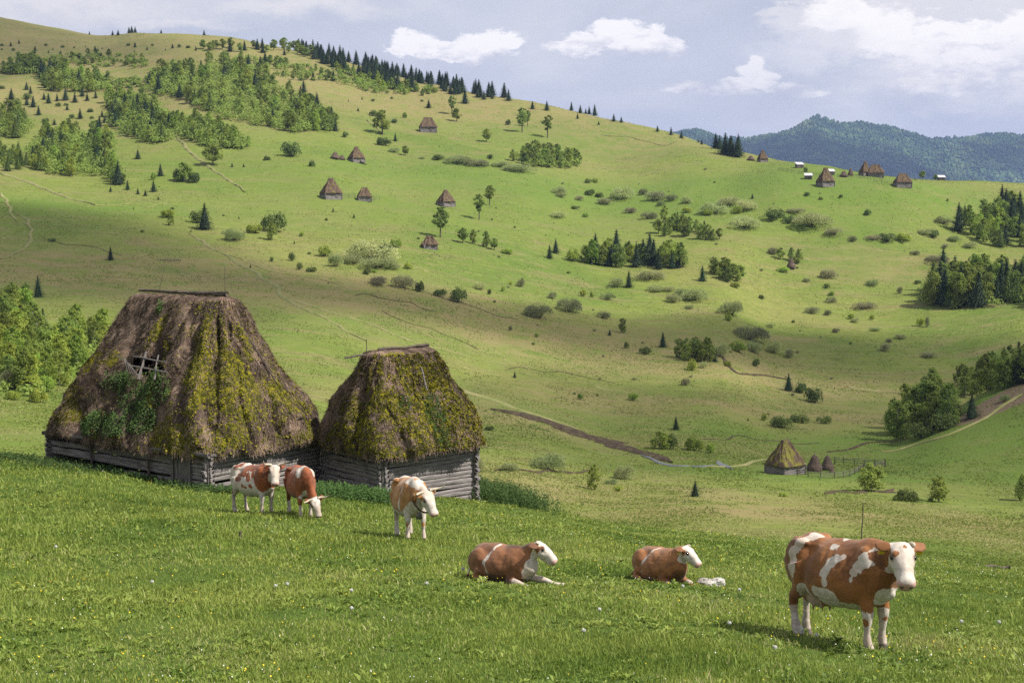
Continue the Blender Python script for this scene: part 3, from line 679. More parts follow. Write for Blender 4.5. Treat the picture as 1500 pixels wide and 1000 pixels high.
# left wood by the big hut
zone([(0,500),(45,492),(80,505),(150,500),(165,515),(130,545),(75,575),(55,580),(0,570)], 44, [('young', .6), ('birch', .4)], (38,60), 'in the bright wood left of the big hut', 'birch wood beside the big hut', 11.5, 18)
zone([(0,455),(30,455),(45,470),(30,490),(0,492)], 8, [('birch', .8), ('young', .2)], (38,52), 'at the top of the wood left of the big hut', 'upper birches beside the big hut', 12, 19)
# right woods
zone([(1358,446),(1366,418),(1400,416),(1450,414),(1520,410),(1550,450),(1500,446),(1480,440),(1440,450),(1400,452)], 84, [('birch', .42), ('larch', .20), ('spruce', .20), ('young', .18)], (30,52), 'in the mixed wood at the right edge', 'mixed wood at the right edge', 6.8, 20)
zone([(1400,338),(1412,322),(1445,312),(1520,300),(1560,350),(1500,364),(1460,362),(1430,352)], 62, [('birch', .45), ('larch', .2), ('spruce', .2), ('young', .15)], (22,38), 'in the far wood at the right edge', 'far wood at the right edge', 6.2, 21)
zone([(1040,218),(1056,216),(1085,226),(1084,230),(1060,226)], 7, [('spruce', 1)], (16,22), 'behind the three tall spruces on the skyline', 'spruces by the ridge village', 5, 22)
zone([(745,236),(770,228),(800,230),(835,234),(856,243),(830,247),(780,245)], 26, [('round', .4), ('birch', .4), ('young', .2)], (14,25), 'in the oblong grove on the middle slope', 'oblong grove on the slope', 6.5, 23)
zone([(955,340),(985,330),(1010,334),(1055,350),(1050,354),(1010,349),(960,345)], 14, [('birch', .6), ('round', .2), ('spruce', .2)], (15,26), 'in the strip of trees above the large grove', 'strip above the large grove', 8, 24)
zone([(848,382),(880,376),(920,378),(1000,386),(1000,393),(960,391),(900,393),(860,388)], 26, [('birch', .35), ('young', .2), ('round', .15), ('spruce', .3)], (20,38), 'in the large mixed grove', 'large mid-slope grove', 8.5, 25)
zone([(1042,398),(1062,402),(1088,410),(1084,417),(1060,412)], 9, [('birch', .7), ('round', .3)], (16,30), 'in the small round grove right of the large grove', 'small round grove', 7, 26)
zone([(990,522),(1016,520),(1040,524),(1040,531),(1000,530)], 9, [('birch', 1)], (24,36), 'in the clump on the flat meadow', 'clump on the flat meadow', 8, 27)
zone([(1300,644),(1330,612),(1360,600),(1400,604),(1402,622),(1370,636),(1330,648)], 24, [('birch', .65), ('dark', .15), ('round', .20)], (36,70), 'in the dense thicket on the right spur', 'thicket on the right spur', 11, 28)
zone([(1400,578),(1440,566),(1500,544),(1540,540),(1540,552),(1480,566),(1420,584)], 24, [('birch', .75), ('young', .1), ('spruce', .05), ('larch', .1)], (40,58), 'in the row along the crest of the right spur', 'row along the right spur', 8.5, 29)
zone([(640,60+180),(1100,250),(1400,290),(1360,500),(1200,640),(1000,650),(720,560),(640,420)], 60, [('grey', .3), ('dark', .4), ('willow', .3)], (3,7), 'a mere dot on the wide open meadow', 'dots on the wide meadow', 26, 30)
zone([(190,290),(640,300),(600,440),(420,430),(200,360)], 18, [('dark', .6), ('spruce', .4)], (3,7), 'dotted between the tracks on the left meadow', 'dots between the tracks', 22, 31)

def underwood(polys, n, seed=3):
    rng = np.random.default_rng(seed); parts = []
    for poly, k, hpx in polys:
        q = random.Random(k); c = 0; xs = [p[0] for p in poly]; ys = [p[1] for p in poly]
        while c < k:
            px, py = q.uniform(min(xs), max(xs)), q.uniform(min(ys), max(ys))
            if not inpoly(px, py, poly): continue
            x, y, z = at(px, py); s = y/FPX; hm = hpx*s*q.uniform(.35, .75); w = hm*q.uniform(.5, .9); m = 46
            d = rng.normal(size=(m, 3)); d[:, 2] = np.abs(d[:, 2]) - .1; d /= np.linalg.norm(d, axis=1)[:, None]
            parts.append(quads(np.array([x, y, z + hm*.3]) + d*np.array([w, w, hm*.7])*rng.uniform(.6, 1.05, m)[:, None], rng.uniform(.25, .6, m)*(y/500)**.5, d + [0, 0, .3], rng, .8)); c += 1
    V, F = join(parts); o = link('undergrowth', mesh_np('undergrowth', V, F, [M_BIRCH])); tag(o, 'leafy undergrowth filling the woods on the left slope', 'undergrowth', kind='stuff')
underwood([([(216,110),(250,100),(330,98),(372,112),(400,130),(432,140),(470,160),(492,182),(486,196),(430,196),(380,186),(330,178),(300,162),(250,144),(214,138)], 640, 22), ([(40,222),(70,198),(100,190),(130,205),(160,200),(172,218),(160,235),(178,258),(170,268),(120,258),(80,258),(45,248)], 340, 24), ([(160,150),(190,140),(230,158),(250,176),(252,205),(230,212),(205,205),(180,198),(160,185)], 240, 22), ([(250,182),(262,172),(300,178),(340,196),(366,212),(362,221),(330,218),(300,215),(270,205),(252,192)], 190, 20), ([(60,110),(80,100),(120,112),(160,120),(160,134),(115,136),(66,134)], 140, 20), ([(0,175),(20,165),(45,180),(40,200),(30,203),(0,205)], 60, 22), ([(0,108),(40,92),(62,98),(62,108),(20,112)], 70, 18), ([(60,88),(120,80),(215,84),(215,100),(150,100),(90,98)], 60, 12), ([(140,118),(205,118),(205,128),(150,132)], 40, 12), ([(330,88),(400,88),(470,102),(492,120),(440,120),(380,108),(330,98)], 90, 13), ([(745,236),(770,228),(800,230),(835,234),(856,243),(830,247),(780,245)], 70, 20), ([(500,104),(560,118),(640,138),(600,140),(540,136),(495,124)], 90, 14), ([(1358,446),(1366,418),(1400,416),(1450,414),(1520,410),(1550,450),(1500,446),(1440,450),(1400,452)], 90, 34), ([(0,500),(45,492),(80,505),(150,500),(165,515),(130,545),(75,575),(55,582),(0,575)], 90, 40)], 1)
SOLO = '''maple 312 242 32 28|spruce 491 192 18|spruce 235 258 18|spruce 225 281 17|spruce 187 278 14|spruce 202 285 10|spruce 213 287 9|spruce 173 270 34|spruce 202 233 14|spruce 162 281 8|spruce 340 245 7|spruce 357 245 6|
spruce 300 336 38|birch 398 352 30|birch 250 330 18|spruce 162 381 20|spruce 56 436 32|spruce 63 483 32|round 560 197 36 26|spruce 628 158 12|tall 662 168 28|round 669 178 20|spruce 681 152 22|spruce 700 143 14|spruce 709 146 13|spruce 721 145 9|
spruce 780 160 12|spruce 801 162 14|tall 765 194 36|tall 773 185 23|tall 802 202 33|round 713 208 20|spruce 837 159 13|spruce 850 166 12|spruce 858 167 8|spruce 863 167 12|spruce 871 170 17|spruce 846 174 8|spruce 899 178 11|spruce 910 180 9|spruce 877 183 6|spruce 963 193 9|spruce 983 198 12|spruce 998 203 11|
spruce 579 207 12|round 594 228 15|tall 702 322 38|tall 717 301 30|tall 645 348 46|spruce 1062 226 31|spruce 1071 228 29|spruce 1081 230 33|spruce 1023 209 6|spruce 1028 212 8|spruce 1102 291 8|round 1351 262 13|
birch 973 326 25|birch 1007 346 26|birch 1037 351 23|spruce 805 379 21|spruce 814 371 21|round 678 356 23|birch 693 357 21|birch 712 362 24|round 724 366 18|spruce 893 491 9|spruce 971 508 22|spruce 754 553 9|spruce 990 629 20|birch 912 487 22|
spruce 921 421 25|spruce 1029 412 23|birch 1170 386 22|round 1143 380 18|birch 1159 382 20|spruce 1047 530 16|spruce 1155 572 25|spruce 1423 612 36|spruce 1467 564 20|spruce 1488 550 24|spruce 1018 727 24|birch 1275 719 42 34|birch 1375 735 40 28|birch 1497 733 40|young 870 717 38|
birch 20 464 52|birch 39 445 32|birch 147 492 38|young 113 494 50|spruce 872 386 44|spruce 942 384 34|spruce 949 388 34|spruce 964 394 28|spruce 984 393 26|spruce 993 392 24|round 180 268 14|spruce 1413 322 22|spruce 1403 420 34'''
BUSH = '''dark 428 229 32 22|dark 391 235 11 8|dark 457 244 10 11|birch 270 266 22 28|dark 262 264 20 18|dark 284 268 18 16|light 225 263 9 11|light 245 318 28 13|dark 290 326 26 18|dark 400 338 40 30|willow 345 352 40 20|light 372 341 26 15|light 442 346 9 8|light 475 375 22 17|willow 492 390 26 21|dark 428 382 14 13|dark 439 395 11 11|dark 456 398 18 9|dark 398 383 7 7|dark 76 354 13 6|
dark 744 183 10 8|dark 577 180 12 7|dark 546 170 14 9|light 593 173 8 9|dark 563 213 24 12|willow 578 223 22 8|dark 506 201 10 9|willow 617 233 12 4|dark 643 234 24 8|willow 673 240 48 15|grey 697 243 42 11|dark 718 233 12 7|willow 733 244 32 8|willow 760 251 50 13|
willow 818 284 28 12|willow 822 289 18 8|dark 862 268 12 7|light 872 268 9 8|dark 863 286 17 10|dark 878 289 14 9|grey 848 293 16 7|grey 887 299 36 10|willow 913 291 44 20|grey 923 312 24 9|dark 843 306 15 5|willow 818 318 32 9|light 857 318 12 7|grey 943 285 17 10|grey 960 294 38 16|grey 950 321 28 13|grey 985 294 20 11|willow 968 301 15 8|
willow 1007 298 20 12|willow 1047 313 52 19|willow 1070 300 42 14|willow 1093 307 40 17|light 1080 312 18 12|dark 1133 319 36 16|willow 1187 330 64 21|willow 1088 333 58 18|willow 1382 328 30 13|light 1007 311 17 8|light 1037 315 18 9|grey 1167 311 32 7|dark 1180 252 7 9|dark 1182 287 12 6|dark 1202 293 7 6|dark 1232 289 7 5|dark 1271 315 12 9|dark 1388 295 4 5|dark 1370 261 8 9|dark 1155 326 20 12|
willow 548 381 92 32|willow 553 392 64 18|willow 520 385 36 15|willow 578 395 24 13|light 598 393 15 10|dark 537 402 15 14|light 549 399 10 5|dark 563 378 26 26|light 580 362 20 15|grey 553 417 40 14|grey 590 422 42 21|dark 615 427 18 17|dark 643 434 21 12|dark 672 442 28 23|willow 702 423 21 12|dark 717 431 8 8|light 737 427 6 9|grey 763 420 15 13|light 748 417 6 6|
grey 789 465 43 24|grey 832 456 45 22|grey 808 437 20 11|light 854 434 12 11|light 867 435 7 9|willow 890 439 22 12|grey 883 466 24 12|dark 918 510 10 10|dark 945 518 21 11|grey 748 484 8 8|light 786 494 6 7|light 927 586 15 12|light 850 585 9 10|dark 716 630 16 7|young 967 657 24 26|dark 985 657 21 23|light 743 371 20 8|light 838 382 24 20|willow 902 421 25 17|willow 950 409 52 16|willow 960 426 32 10|willow 980 427 23 9|willow 987 442 27 13|willow 997 433 22 12|
grey 1222 344 34 12|grey 1248 353 18 9|grey 1280 352 26 10|dark 1300 353 34 12|light 1323 352 26 12|willow 1355 343 28 9|dark 1367 347 20 13|willow 1420 362 24 9|willow 1398 353 22 9|grey 1385 363 13 7|grey 1373 384 44 12|grey 1213 408 30 15|willow 1278 419 21 11|grey 1133 372 24 11|light 1147 398 24 9|grey 1182 413 15 7|dark 1211 422 11 7|grey 1217 443 19 10|light 1218 433 11 8|grey 1267 453 36 13|grey 1190 458 28 10|grey 1213 461 16 8|light 1247 467 11 9|willow 1253 472 15 8|light 1277 468 9 8|
willow 1070 461 41 23|light 1067 470 12 13|light 1077 421 16 9|dark 1115 438 9 8|willow 1020 439 54 18|willow 1128 480 16 8|grey 1225 487 13 8|willow 1282 484 20 6|willow 1318 496 21 8|grey 1302 501 13 6|grey 1297 513 19 12|grey 1363 523 27 10|light 1348 477 13 14|grey 1358 479 9 18|grey 1318 430 10 12|dark 1345 415 13 6|grey 1097 496 64 20|willow 1053 521 34 21|light 1080 515 30 17|willow 1103 515 32 18|willow 1132 516 27 19|grey 1156 523 18 14|light 1013 542 19 18|willow 1030 539 13 11|light 1066 537 13 10|dark 1107 536 13 14|
dark 1172 575 23 18|dark 1193 589 32 22|dark 1145 626 42 18|dark 1173 619 32 13|dark 1207 620 25 12|light 1119 616 9 12|grey 1005 564 15 12|light 1017 659 32 22|light 1040 663 15 16|willow 1472 587 20 11|dark 1328 734 38 22|willow 916 701 42 24|willow 895 709 24 10|willow 800 687 64 26|willow 745 689 32 14|willow 697 686 26 20|light 905 719 18 9|light 1148 727 18 7|
grey 20 569 42 36|light 57 589 30 22|light 69 573 32 26|light 97 556 28 22|young 46 575 28 26|light 20 585 26 14|willow 1010 452 16 6|grey 1340 372 18 6|willow 930 556 10 5|dark 1460 833 18 4'''
LM = [('the big ragged hut', 270, 560), ('the mossy smaller hut', 580, 600), ('the fenced hut by the stream', 1150, 680), ('the stream bend', 985, 684), ('the dark earth bank', 830, 630), ('the collapsed little hut', 628, 358), ('the hut above the lone tree', 653, 295),
      ('the two huts joined by a fence', 510, 285), ('the uppermost hut on the slope', 626, 188), ('the half-ruined hut', 522, 232), ('the ridge village', 1250, 262), ('the lone rusty haystack', 1159, 388), ('the mixed right wood', 1400, 448), ('the far right wood', 1405, 340), ('the thicket on the right spur', 1340, 640),
      ('the round maple by the winding path', 312, 244), ('the large domed willow thicket', 548, 384), ('the large mixed grove', 915, 390), ('the clump on the flat meadow', 1015, 528), ('the oblong grove on the slope', 800, 244), ('the three tall skyline spruces', 1070, 228), ('the lower left wood', 110, 262), ('the bright wood beside the big hut', 80, 560), ('the high wood', 430, 190), ('the end of the ridge belt', 765, 148)]
NM = {'maple': 'leafy round maple', 'birch': 'leafy green tree', 'young': 'slender pale green tree', 'round': 'round-crowned tree', 'tall': 'tall clear-stemmed tree', 'spruce': 'dark pointed spruce', 'larch': 'soft conical larch', 'willow': 'pale willow bush', 'grey': 'grey-brown twiggy bush', 'dark': 'dark green bush', 'light': 'bright green bush'}
solos = []
for s in SOLO.replace('\n', '').split('|'):
    f = s.split()
    solos.append((f[0], *map(float, f[1:4]), float(f[4]) if len(f) > 4 else None))
for s in BUSH.replace('\n', '').split('|'):
    f = s.split(); solos.append((f[0], float(f[1]), float(f[2]), float(f[4]), float(f[3])))
ORD = ['nearest', 'second nearest', 'third nearest', 'fourth nearest', 'fifth nearest', 'sixth nearest', 'seventh nearest', 'eighth nearest', 'ninth nearest', 'tenth nearest', 'eleventh nearest', 'twelfth nearest', 'thirteenth nearest']
info = []
for i, (k, px, py, h, wd) in enumerate(solos):
    best = min(LM, key=lambda l: (l[1]-px)**2 + (1.4*(l[2]-py))**2 + (1e6 if (l[1]-px)**2 + (l[2]-py)**2 < 9 else 0))
    dx, dy = px - best[1], py - best[2]
    side = ('right of' if dx > 0 else 'left of') if abs(dx) > 1.3*abs(dy) else ('below' if dy > 0 else 'above')
    info.append([NM[k], side, best[0], math.hypot(dx, dy), i])
bins = {}
for it in info: bins.setdefault((it[0], it[1], it[2]), []).append(it)
LAB = {}
for key, its in bins.items():
    its.sort(key=lambda q: q[3])
    for n_, it in enumerate(its):
        LAB[it[4]] = (f'{key[0]} {key[1]} {key[2]}' if len(its) == 1 else f'{key[0]} {key[1]} {key[2]}, {ORD[min(n_, 12)]}')
for i, (k, px, py, h, wd) in enumerate(solos):
    kk = 'round' if k == 'maple' else k
    grp = {'spruce': 'spruces standing in the open', 'willow': 'willow bushes on the meadow', 'grey': 'twiggy bushes on the meadow', 'dark': 'dark bushes on the meadow', 'light': 'green bushes on the meadow'}.get(kk, 'leafy trees standing in the open')
    plant(kk, px, py, h, wd, LAB[i] if k != 'maple' else 'bright round maple standing beside the winding dirt path', grp)
print('PLANTS', len(PLANTED), {k: sum(1 for p in PLANTED if p[3] == k) for k in PR})
# ------------------------------------------------------------------ hut materials
t = mat('old_thatch'); P = t.obj(); n1 = t.noise(P, 2.2, 7, 0.7, 0.4); n2 = t.noise(P, 14, 6, 0.75); n3 = t.noise(P, 0.9, 3, 0.5)
c = t.ramp(n1, [(0.32, (0.050, 0.036, 0.028)), (0.48, (0.130, 0.095, 0.074)), (0.66, (0.25, 0.195, 0.155))])
c = t.mix(t.maprange(n2, 0.48, 0.70, 0, 0.7), c, (0.05, 0.038, 0.03))
lo_ = t.noise(t.mapping(P, (1, 1, .55)), 1.15, 5, 0.7, 0.6); c = t.mix(1.0, c, t.ramp(lo_, [(0.34, (0.35, 0.33, 0.32)), (0.50, (0.85, 0.82, 0.80)), (0.64, (1.5, 1.4, 1.3))]), 'MULTIPLY')
ms = t.ramp(n2, [(0.32, (0.060, 0.062, 0.010)), (0.48, (0.125, 0.120, 0.014)), (0.66, (0.235, 0.205, 0.018))])
ma = t.math('ADD', t.attr('moss'), t.math('MULTIPLY', t.math('SUBTRACT', n2, 0.5), 1.1))
c = t.mix(t.maprange(ma, 0.46, 0.60), c, ms)
M_THATCH = t.out(t.bsdf(c, 0.95, bump=n2, bstr=0.9, bdist=0.06, spec=0.05))
t = mat('straw_strand'); oi = t.noise(t.obj(), 9.0, 3, 0.7); lo_ = t.noise(t.mapping(t.obj(), (1, 1, .55)), 1.15, 5, 0.7, 0.6)
c = t.mix(1.0, t.ramp(oi, [(0.34, (0.055, 0.041, 0.032)), (0.5, (0.138, 0.104, 0.080)), (0.66, (0.28, 0.225, 0.175))]), t.ramp(lo_, [(0.34, (0.32, 0.31, 0.30)), (0.50, (0.85, 0.82, 0.80)), (0.64, (1.55, 1.42, 1.32))]), 'MULTIPLY')
M_STRAW = t.out(t.bsdf(c, 0.9, spec=0.1))
t = mat('roof_moss'); oi = t.noise(t.obj(), 6.0, 4, 0.7)
M_MOSS = t.out(t.bsdf(t.ramp(oi, [(0.36, (0.035, 0.042, 0.010)), (0.48, (0.095, 0.095, 0.013)), (0.58, (0.22, 0.20, 0.018)), (0.70, (0.38, 0.31, 0.024))]), 0.95, spec=0.02))
M_NETTLE = leaf_mat('nettle_leaves', (0.045, 0.085, 0.028), (0.095, 0.155, 0.045), (0.07, 0.12, 0.03), 0.3, 3.0)
def wood_mat(name, lo, mid, hi, vert=False):
    t = mat(name); P = t.obj()
    gr = t.noise(t.mapping(P, (14, 14, 1.2) if vert else (1.2, 1.2, 22)), 1.6, 8, 0.7, 0.25); b = t.noise(P, 1.1, 4, 0.6)
    c = t.ramp(gr, [(0.30, lo), (0.50, mid), (0.72, hi)])
    c = t.mix(t.maprange(b, 0.52, 0.72, 0, 0.55), c, lo)
    return t.out(t.bsdf(c, 0.85, bump=gr, bstr=0.8, bdist=0.03, spec=0.15))
M_LOG = wood_mat('weathered_logs', (0.075, 0.065, 0.060), (0.20, 0.18, 0.172), (0.38, 0.35, 0.335))
M_PLANK = wood_mat('weathered_plank', (0.05, 0.042, 0.038), (0.13, 0.115, 0.105), (0.26, 0.24, 0.22), True)
M_POLE = simple_mat('old_pole_wood', (0.085, 0.068, 0.055), 0.9, 0.45, 7)
M_LICHEN = simple_mat('lichened_post', (0.20, 0.19, 0.11), 0.9, 0.35, 12)
M_DARKIN = simple_mat('dark_loft_boards', (0.03, 0.025, 0.02), 0.95, 0.3, 3)
M_HAY = simple_mat('old_hay', (0.105, 0.078, 0.06), 0.95, 0.4, 4)
M_TIN = simple_mat('grey_tin_roof', (0.42, 0.41, 0.42), 0.55, 0.12, 3, 0.4)

def cap_curve(th, a, b, rnd):
    """rounded rectangle: angle -> point, half sizes a, b; rnd = superellipse power"""
    c, s = np.cos(th), np.sin(th)
    r = (np.abs(c/a)**rnd + np.abs(s/b)**rnd)**(-1/rnd)
    return r*c, r*s
def roof_mesh(a, b, h, ridge, seed, n_s, n_t, oh=0.45, lump=0.16, furrow=0.10, sag=0.12, mossf=None, belly=0.10, droop=0.14, rough=1.0, mound=0.0, pw=1.0, rr=0.26):
    """thatched hip roof in local coordinates: eaves at z=0, ridge along x. returns V, normals, moss, grid"""
    # even spacing along the perimeter
    thd = np.linspace(-PI, PI, 4001); X, Y = cap_curve(thd, a+oh, b+oh, 5.5)
    L = np.r_[0, np.cumsum(np.hypot(np.diff(X), np.diff(Y)))]; th = np.interp(np.linspace(0, L[-1], n_s, endpoint=False), L, thd)
    x0, y0 = cap_curve(th, a+oh, b+oh, 5.5)
    x1 = np.clip(x0 * (ridge/2)/(a*0.80), -ridge/2, ridge/2)
    ang = np.arctan2(y0 / (b+oh), (x0 - x1) / (a+oh) + 1e-9*x0)
    x1 = x1 + rr*np.cos(ang)*0.9; y1 = rr*np.sin(ang)
    tt = np.linspace(0, 1, n_t)
    xs, ys, zs, M = [], [], [], []
    per = np.linspace(0, L[-1], n_s, endpoint=False)
    def pn(u, v, oc, sd):      # periodic in u
        Rr = L[-1]/(2*PI); return fbm(u*0 + Rr*np.cos(u/Rr) + 0.6*v, Rr*np.sin(u/Rr) + 0.8*v + 3, oc, sd)
    rows = []
    wr = np.random.default_rng(seed+50); cw, chh = 0.95, 1.9; nc_ = int(L[-1]/cw); jx = wr.random((nc_, 12)); jy = wr.random((nc_, 12)); jh = wr.uniform(.4, 1, (nc_, 12))
    def mounds(u, v):          # overlapping lobes of thatch with creases between them
        gx = u/L[-1]*nc_ + 0.25*math.sin(v*1.3); gy = v/chh + 3; best = np.full(u.shape, 9.0); hb = np.zeros(u.shape)
        for ox in (-1, 0, 1):
            for oy in (-1, 0, 1):
                cx_ = np.floor(gx).astype(int) + ox; cy_ = int(math.floor(gy)) + oy
                px_ = cx_ + jx[cx_ % nc_, cy_ % 12]; py_ = cy_ + jy[cx_ % nc_, cy_ % 12]
                dd = (gx-px_)**2 + (gy-py_)**2*1.1; m_ = dd < best; hb = np.where(m_, jh[cx_ % nc_, cy_ % 12], hb); best = np.minimum(best, dd)
        return hb*np.clip(1.0 - best*1.15, 0, 1)**.45
    # underside lip (from inside the wall out to the drip edge), then the slope
    for k, q in enumerate([0.0, 0.6]):
        f = 0.80 + 0.17*q
        rows.append((x0*f, y0*f, 0*x0 - 0.02 - 0.05*q, 0*x0))
    for t_ in tt:
        f = 1 - t_; 
        w = (1 - t_**pw) + belly*np.sin(PI*min(1, t_*1.15))*(1.2 - t_) - sag*np.sin(PI*t_)*0.5
        lipdrop = -droop*(1-t_)**14
        x = x1 + (x0 - x1)*w; y = y1 + (y0 - y1)*w
        nx = x0 - x1; ny = y0 - y1; nn = np.hypot(nx, ny) + 1e-6; nx /= nn; ny /= nn
        v = t_*h
        fur = -np.abs(pn(per*1.0, per*0 + v*0.22, 2, seed+3))*furrow*2.4 * math.sin(PI*min(1, t_*0.9+0.12))
        lum = pn(per*0.75, per*0 + v*0.55, 3, seed)*lump*1.5
        sm = pn(per*4.2, per*0 + v*2.6, 3, seed+7)*0.055*rough + pn(per*11, per*0 + v*7, 2, seed+9)*0.03*rough
        m = mossf(per/L[-1], t_) if mossf is not None else 0*per
        d = (fur + lum)*min(1, (1-t_)*5+0.2) + sm + mound*(mounds(per, np.full(1, v)[0] - 0.0) - .55)*min(1, (1-t_)*2.2+.15)*min(1, t_*9+.45) + 0.06*np.clip(m, 0, 1)
        z = t_*h + lipdrop + 0.10*pn(per*0.9, per*0 + 2.0, 2, seed+13)*(1 - t_) + d*0.35 + 0.05*pn(per*6, per*0+9, 2, seed+2)*(1-t_)**8
        rows.append((x + nx*d, y + ny*d, z, m))
    V = np.array([[r[0], r[1], r[2]] for r in rows]).transpose(0, 2, 1)      # rows x n_s x 3
    moss = np.array([np.broadcast_to(r[3], (n_s,)) for r in rows])
    top = V[-1].mean(0); ring = V[-1]
    nrow = len(rows)
    VV = np.concatenate([V.reshape(-1, 3)]); mm = moss.reshape(-1)
    F = grid_faces(nrow, n_s, wrap=True)
    # close the ridge with two more rows shrinking on to the ridge line
    cx_ = np.clip(ring[:, 0], -ridge/2, ridge/2)
    r2 = np.stack([cx_ + (ring[:, 0]-cx_)*0.5, ring[:, 1]*0.5, ring[:, 2] + 0.09], -1); r3 = np.stack([cx_, ring[:, 1]*0.02, ring[:, 2] + 0.11], -1)
    VV = np.concatenate([VV, r2, r3]); mm = np.r_[mm, np.zeros(2*n_s)]
    F2 = grid_faces(3, n_s, wrap=True) + (nrow-1)*n_s
    F = np.concatenate([F, F2]); 
    G = np.concatenate([V, r2[None], r3[None]])
    return VV, F, mm, G
def strands_on(G, rng, n, length, width, moss=None, want=None, tmin=2):
    """thin straw strands lying down the slope of roof grid G"""
    R_, S_ = G.shape[:2]
    i = rng.integers(tmin, R_-3, n); j = rng.integers(0, S_, n); j2 = (j+1) % S_
    a = rng.random(n)[:, None]; b_ = rng.random(n)[:, None]
    p = (G[i, j]*(1-a)+G[i+1, j]*a)*(1-b_) + (G[i, j2]*(1-a)+G[i+1, j2]*a)*b_
    dn = G[i, j] - G[i+1, j]; dn /= np.linalg.norm(dn, axis=1)[:, None] + 1e-9
    sd = G[i, j2] - G[i, j]; sd /= np.linalg.norm(sd, axis=1)[:, None] + 1e-9
    no = np.cross(sd, -dn); no *= np.sign((no*np.stack([p[:,0], p[:,1], np.full(n, 1.0)], -1)).sum(1))[:, None]
    th = rng.normal(size=n)*0.45; d = dn*np.cos(th)[:, None] + sd*np.sin(th)[:, None]
    Ln = length*rng.uniform(.4, 1.4, n)[:, None]; W = width*rng.uniform(.6, 1.4, n)[:, None]
    lift = rng.uniform(0.01, 0.055, n)[:, None]
    s2 = np.cross(no, d)
    V = np.stack([p + s2*W, p - s2*W, p + d*Ln - s2*W*.6 + no*lift, p + d*Ln + s2*W*.6 + no*lift], 1)
    return V.reshape(-1, 3), np.arange(4*n).reshape(-1, 4), p
def tufts_on(G, mossg, rng, n, size, thr=0.45):
    R_, S_ = G.shape[:2]
    i = rng.integers(2, R_-4, n); j = rng.integers(0, S_, n)
    keep = mossg[np.minimum(i, mossg.shape[0]-1), j] + rng.normal(size=n)*0.18 > thr
    i, j = i[keep], j[keep]; n = len(i); j2 = (j+1) % S_
    a = rng.random(n)[:, None]; p = G[i, j]*(1-a) + G[i+1, j2]*a
    up = np.stack([p[:, 0]*0.35, p[:, 1]*0.35, np.full(n, 1.0)], -1)
    return quads(p + up/np.linalg.norm(up, axis=1)[:, None]*size*0.5, size*rng.uniform(.5, 1.3, n), up, rng, 0.8)
def log_wall(L, z0, z1, seed, bh=0.155, thick=0.16, over=0.16):
    """hewn logs of one wall along +x from 0 to L, outer face at y=0, from z0 (may be buried) to z1"""
    rng = np.random.default_rng(seed); parts = []; z = z1; k = 0
    while z > z0:
        hh = bh*rng.uniform(0.8, 1.2); n = max(6, int(L/0.14)); e0, e1 = over*rng.uniform(.5, 1.2), over*rng.uniform(.5, 1.2)
        x = np.linspace(-e0, L+e1, n); tilt = rng.normal()*0.012
        yo = -0.012*rng.random() + 0.014*vnoise(x*1.7, x*0 + k, seed) ; w = hh*0.5*(1 + 0.10*vnoise(x*1.3, x*0+k*3.1, seed+2))
        zc = z - hh/2 + tilt*x + 0.015*vnoise(x*0.8, x*0+k*1.7, seed+4)
        prof = [(0.035, -0.93), (0.0, -0.62), (-0.008, 0.0), (0.0, 0.62), (0.035, 0.93), (thick, 0.93), (thick, -0.93)]
        V = np.array([[[xi, yi + py, zi + pz*wi*1.03] for (py, pz) in prof] for xi, yi, zi, wi in zip(x, yo, zc, w)]).reshape(-1, 3)
        F = grid_faces(n, len(prof), wrap=True); m = len(prof)
        caps = [[0, 1, 2, 3], [0, 3, 4, 5], [0, 5, 6, 6]]
        cf = np.array([[0, 1, 2, 3], [0, 3, 4, 5]]); ce = cf[:, ::-1] + (n-1)*m
        parts.append((V, np.concatenate([F[:, ::-1], cf, ce]))); z -= hh*0.985; k += 1
    return join(parts)
def xf(V, M): 
    V = np.asarray(V); return V @ np.array(M.to_3x3()).T + np.array(M.to_translation())
def box_np(c, s, rz=0.0, jit=0, rng=None):
    q = np.array([[x, y, z] for x in (-.5, .5) for y in (-.5, .5) for z in (-.5, .5)])*np.array(s)
    if jit: q = q + rng.normal(size=q.shape)*jit
    c_, s_ = math.cos(rz), math.sin(rz); R = np.array([[c_, -s_, 0], [s_, c_, 0], [0, 0, 1]])
    return q @ R.T + np.array(c), np.array([[0,1,3,2],[4,6,7,5],[0,4,5,1],[2,3,7,6],[0,2,6,4],[1,5,7,3]])
def bar(a, b, r0, r1=None, k=6, wob=0.0, seed=0, n=5):
    a, b = np.array(a, float), np.array(b, float); r1 = r0 if r1 is None else r1
    rng = np.random.default_rng(seed)
    P = [a + (b-a)*q + (rng.normal(size=3)*wob if 0 < q < 1 else 0) for q in np.linspace(0, 1, n)]
    V, F = tube(P, np.linspace(r0, r1, n), k)
    m = len(V); V = np.vstack([V, a, b]); e0 = [[j, (j+1) % k, m, m] for j in range(k)]; e1 = [[m-k+(j+1) % k, m-k+j, m+1, m+1] for j in range(k)]
    return V, np.concatenate([F, np.array([[x[0], x[1], x[2], x[2]] for x in e0]), np.array([[x[0], x[1], x[2], x[2]] for x in e1])])
def mesh_any(name, V, F, m, smooth=False):
    """like mesh_np but drops repeated corners (triangles written as quads)"""
    me = bpy.data.meshes.new(name); fs = []
    for f in F.tolist():
        g = []
        for q in f:
            if q not in g: g.append(q)
        fs.append(g)
    me.from_pydata([tuple(v) for v in V], [], fs); me.materials.append(m)
    if smooth: me.polygons.foreach_set('use_smooth', [True]*len(me.polygons))
    me.update(); return me

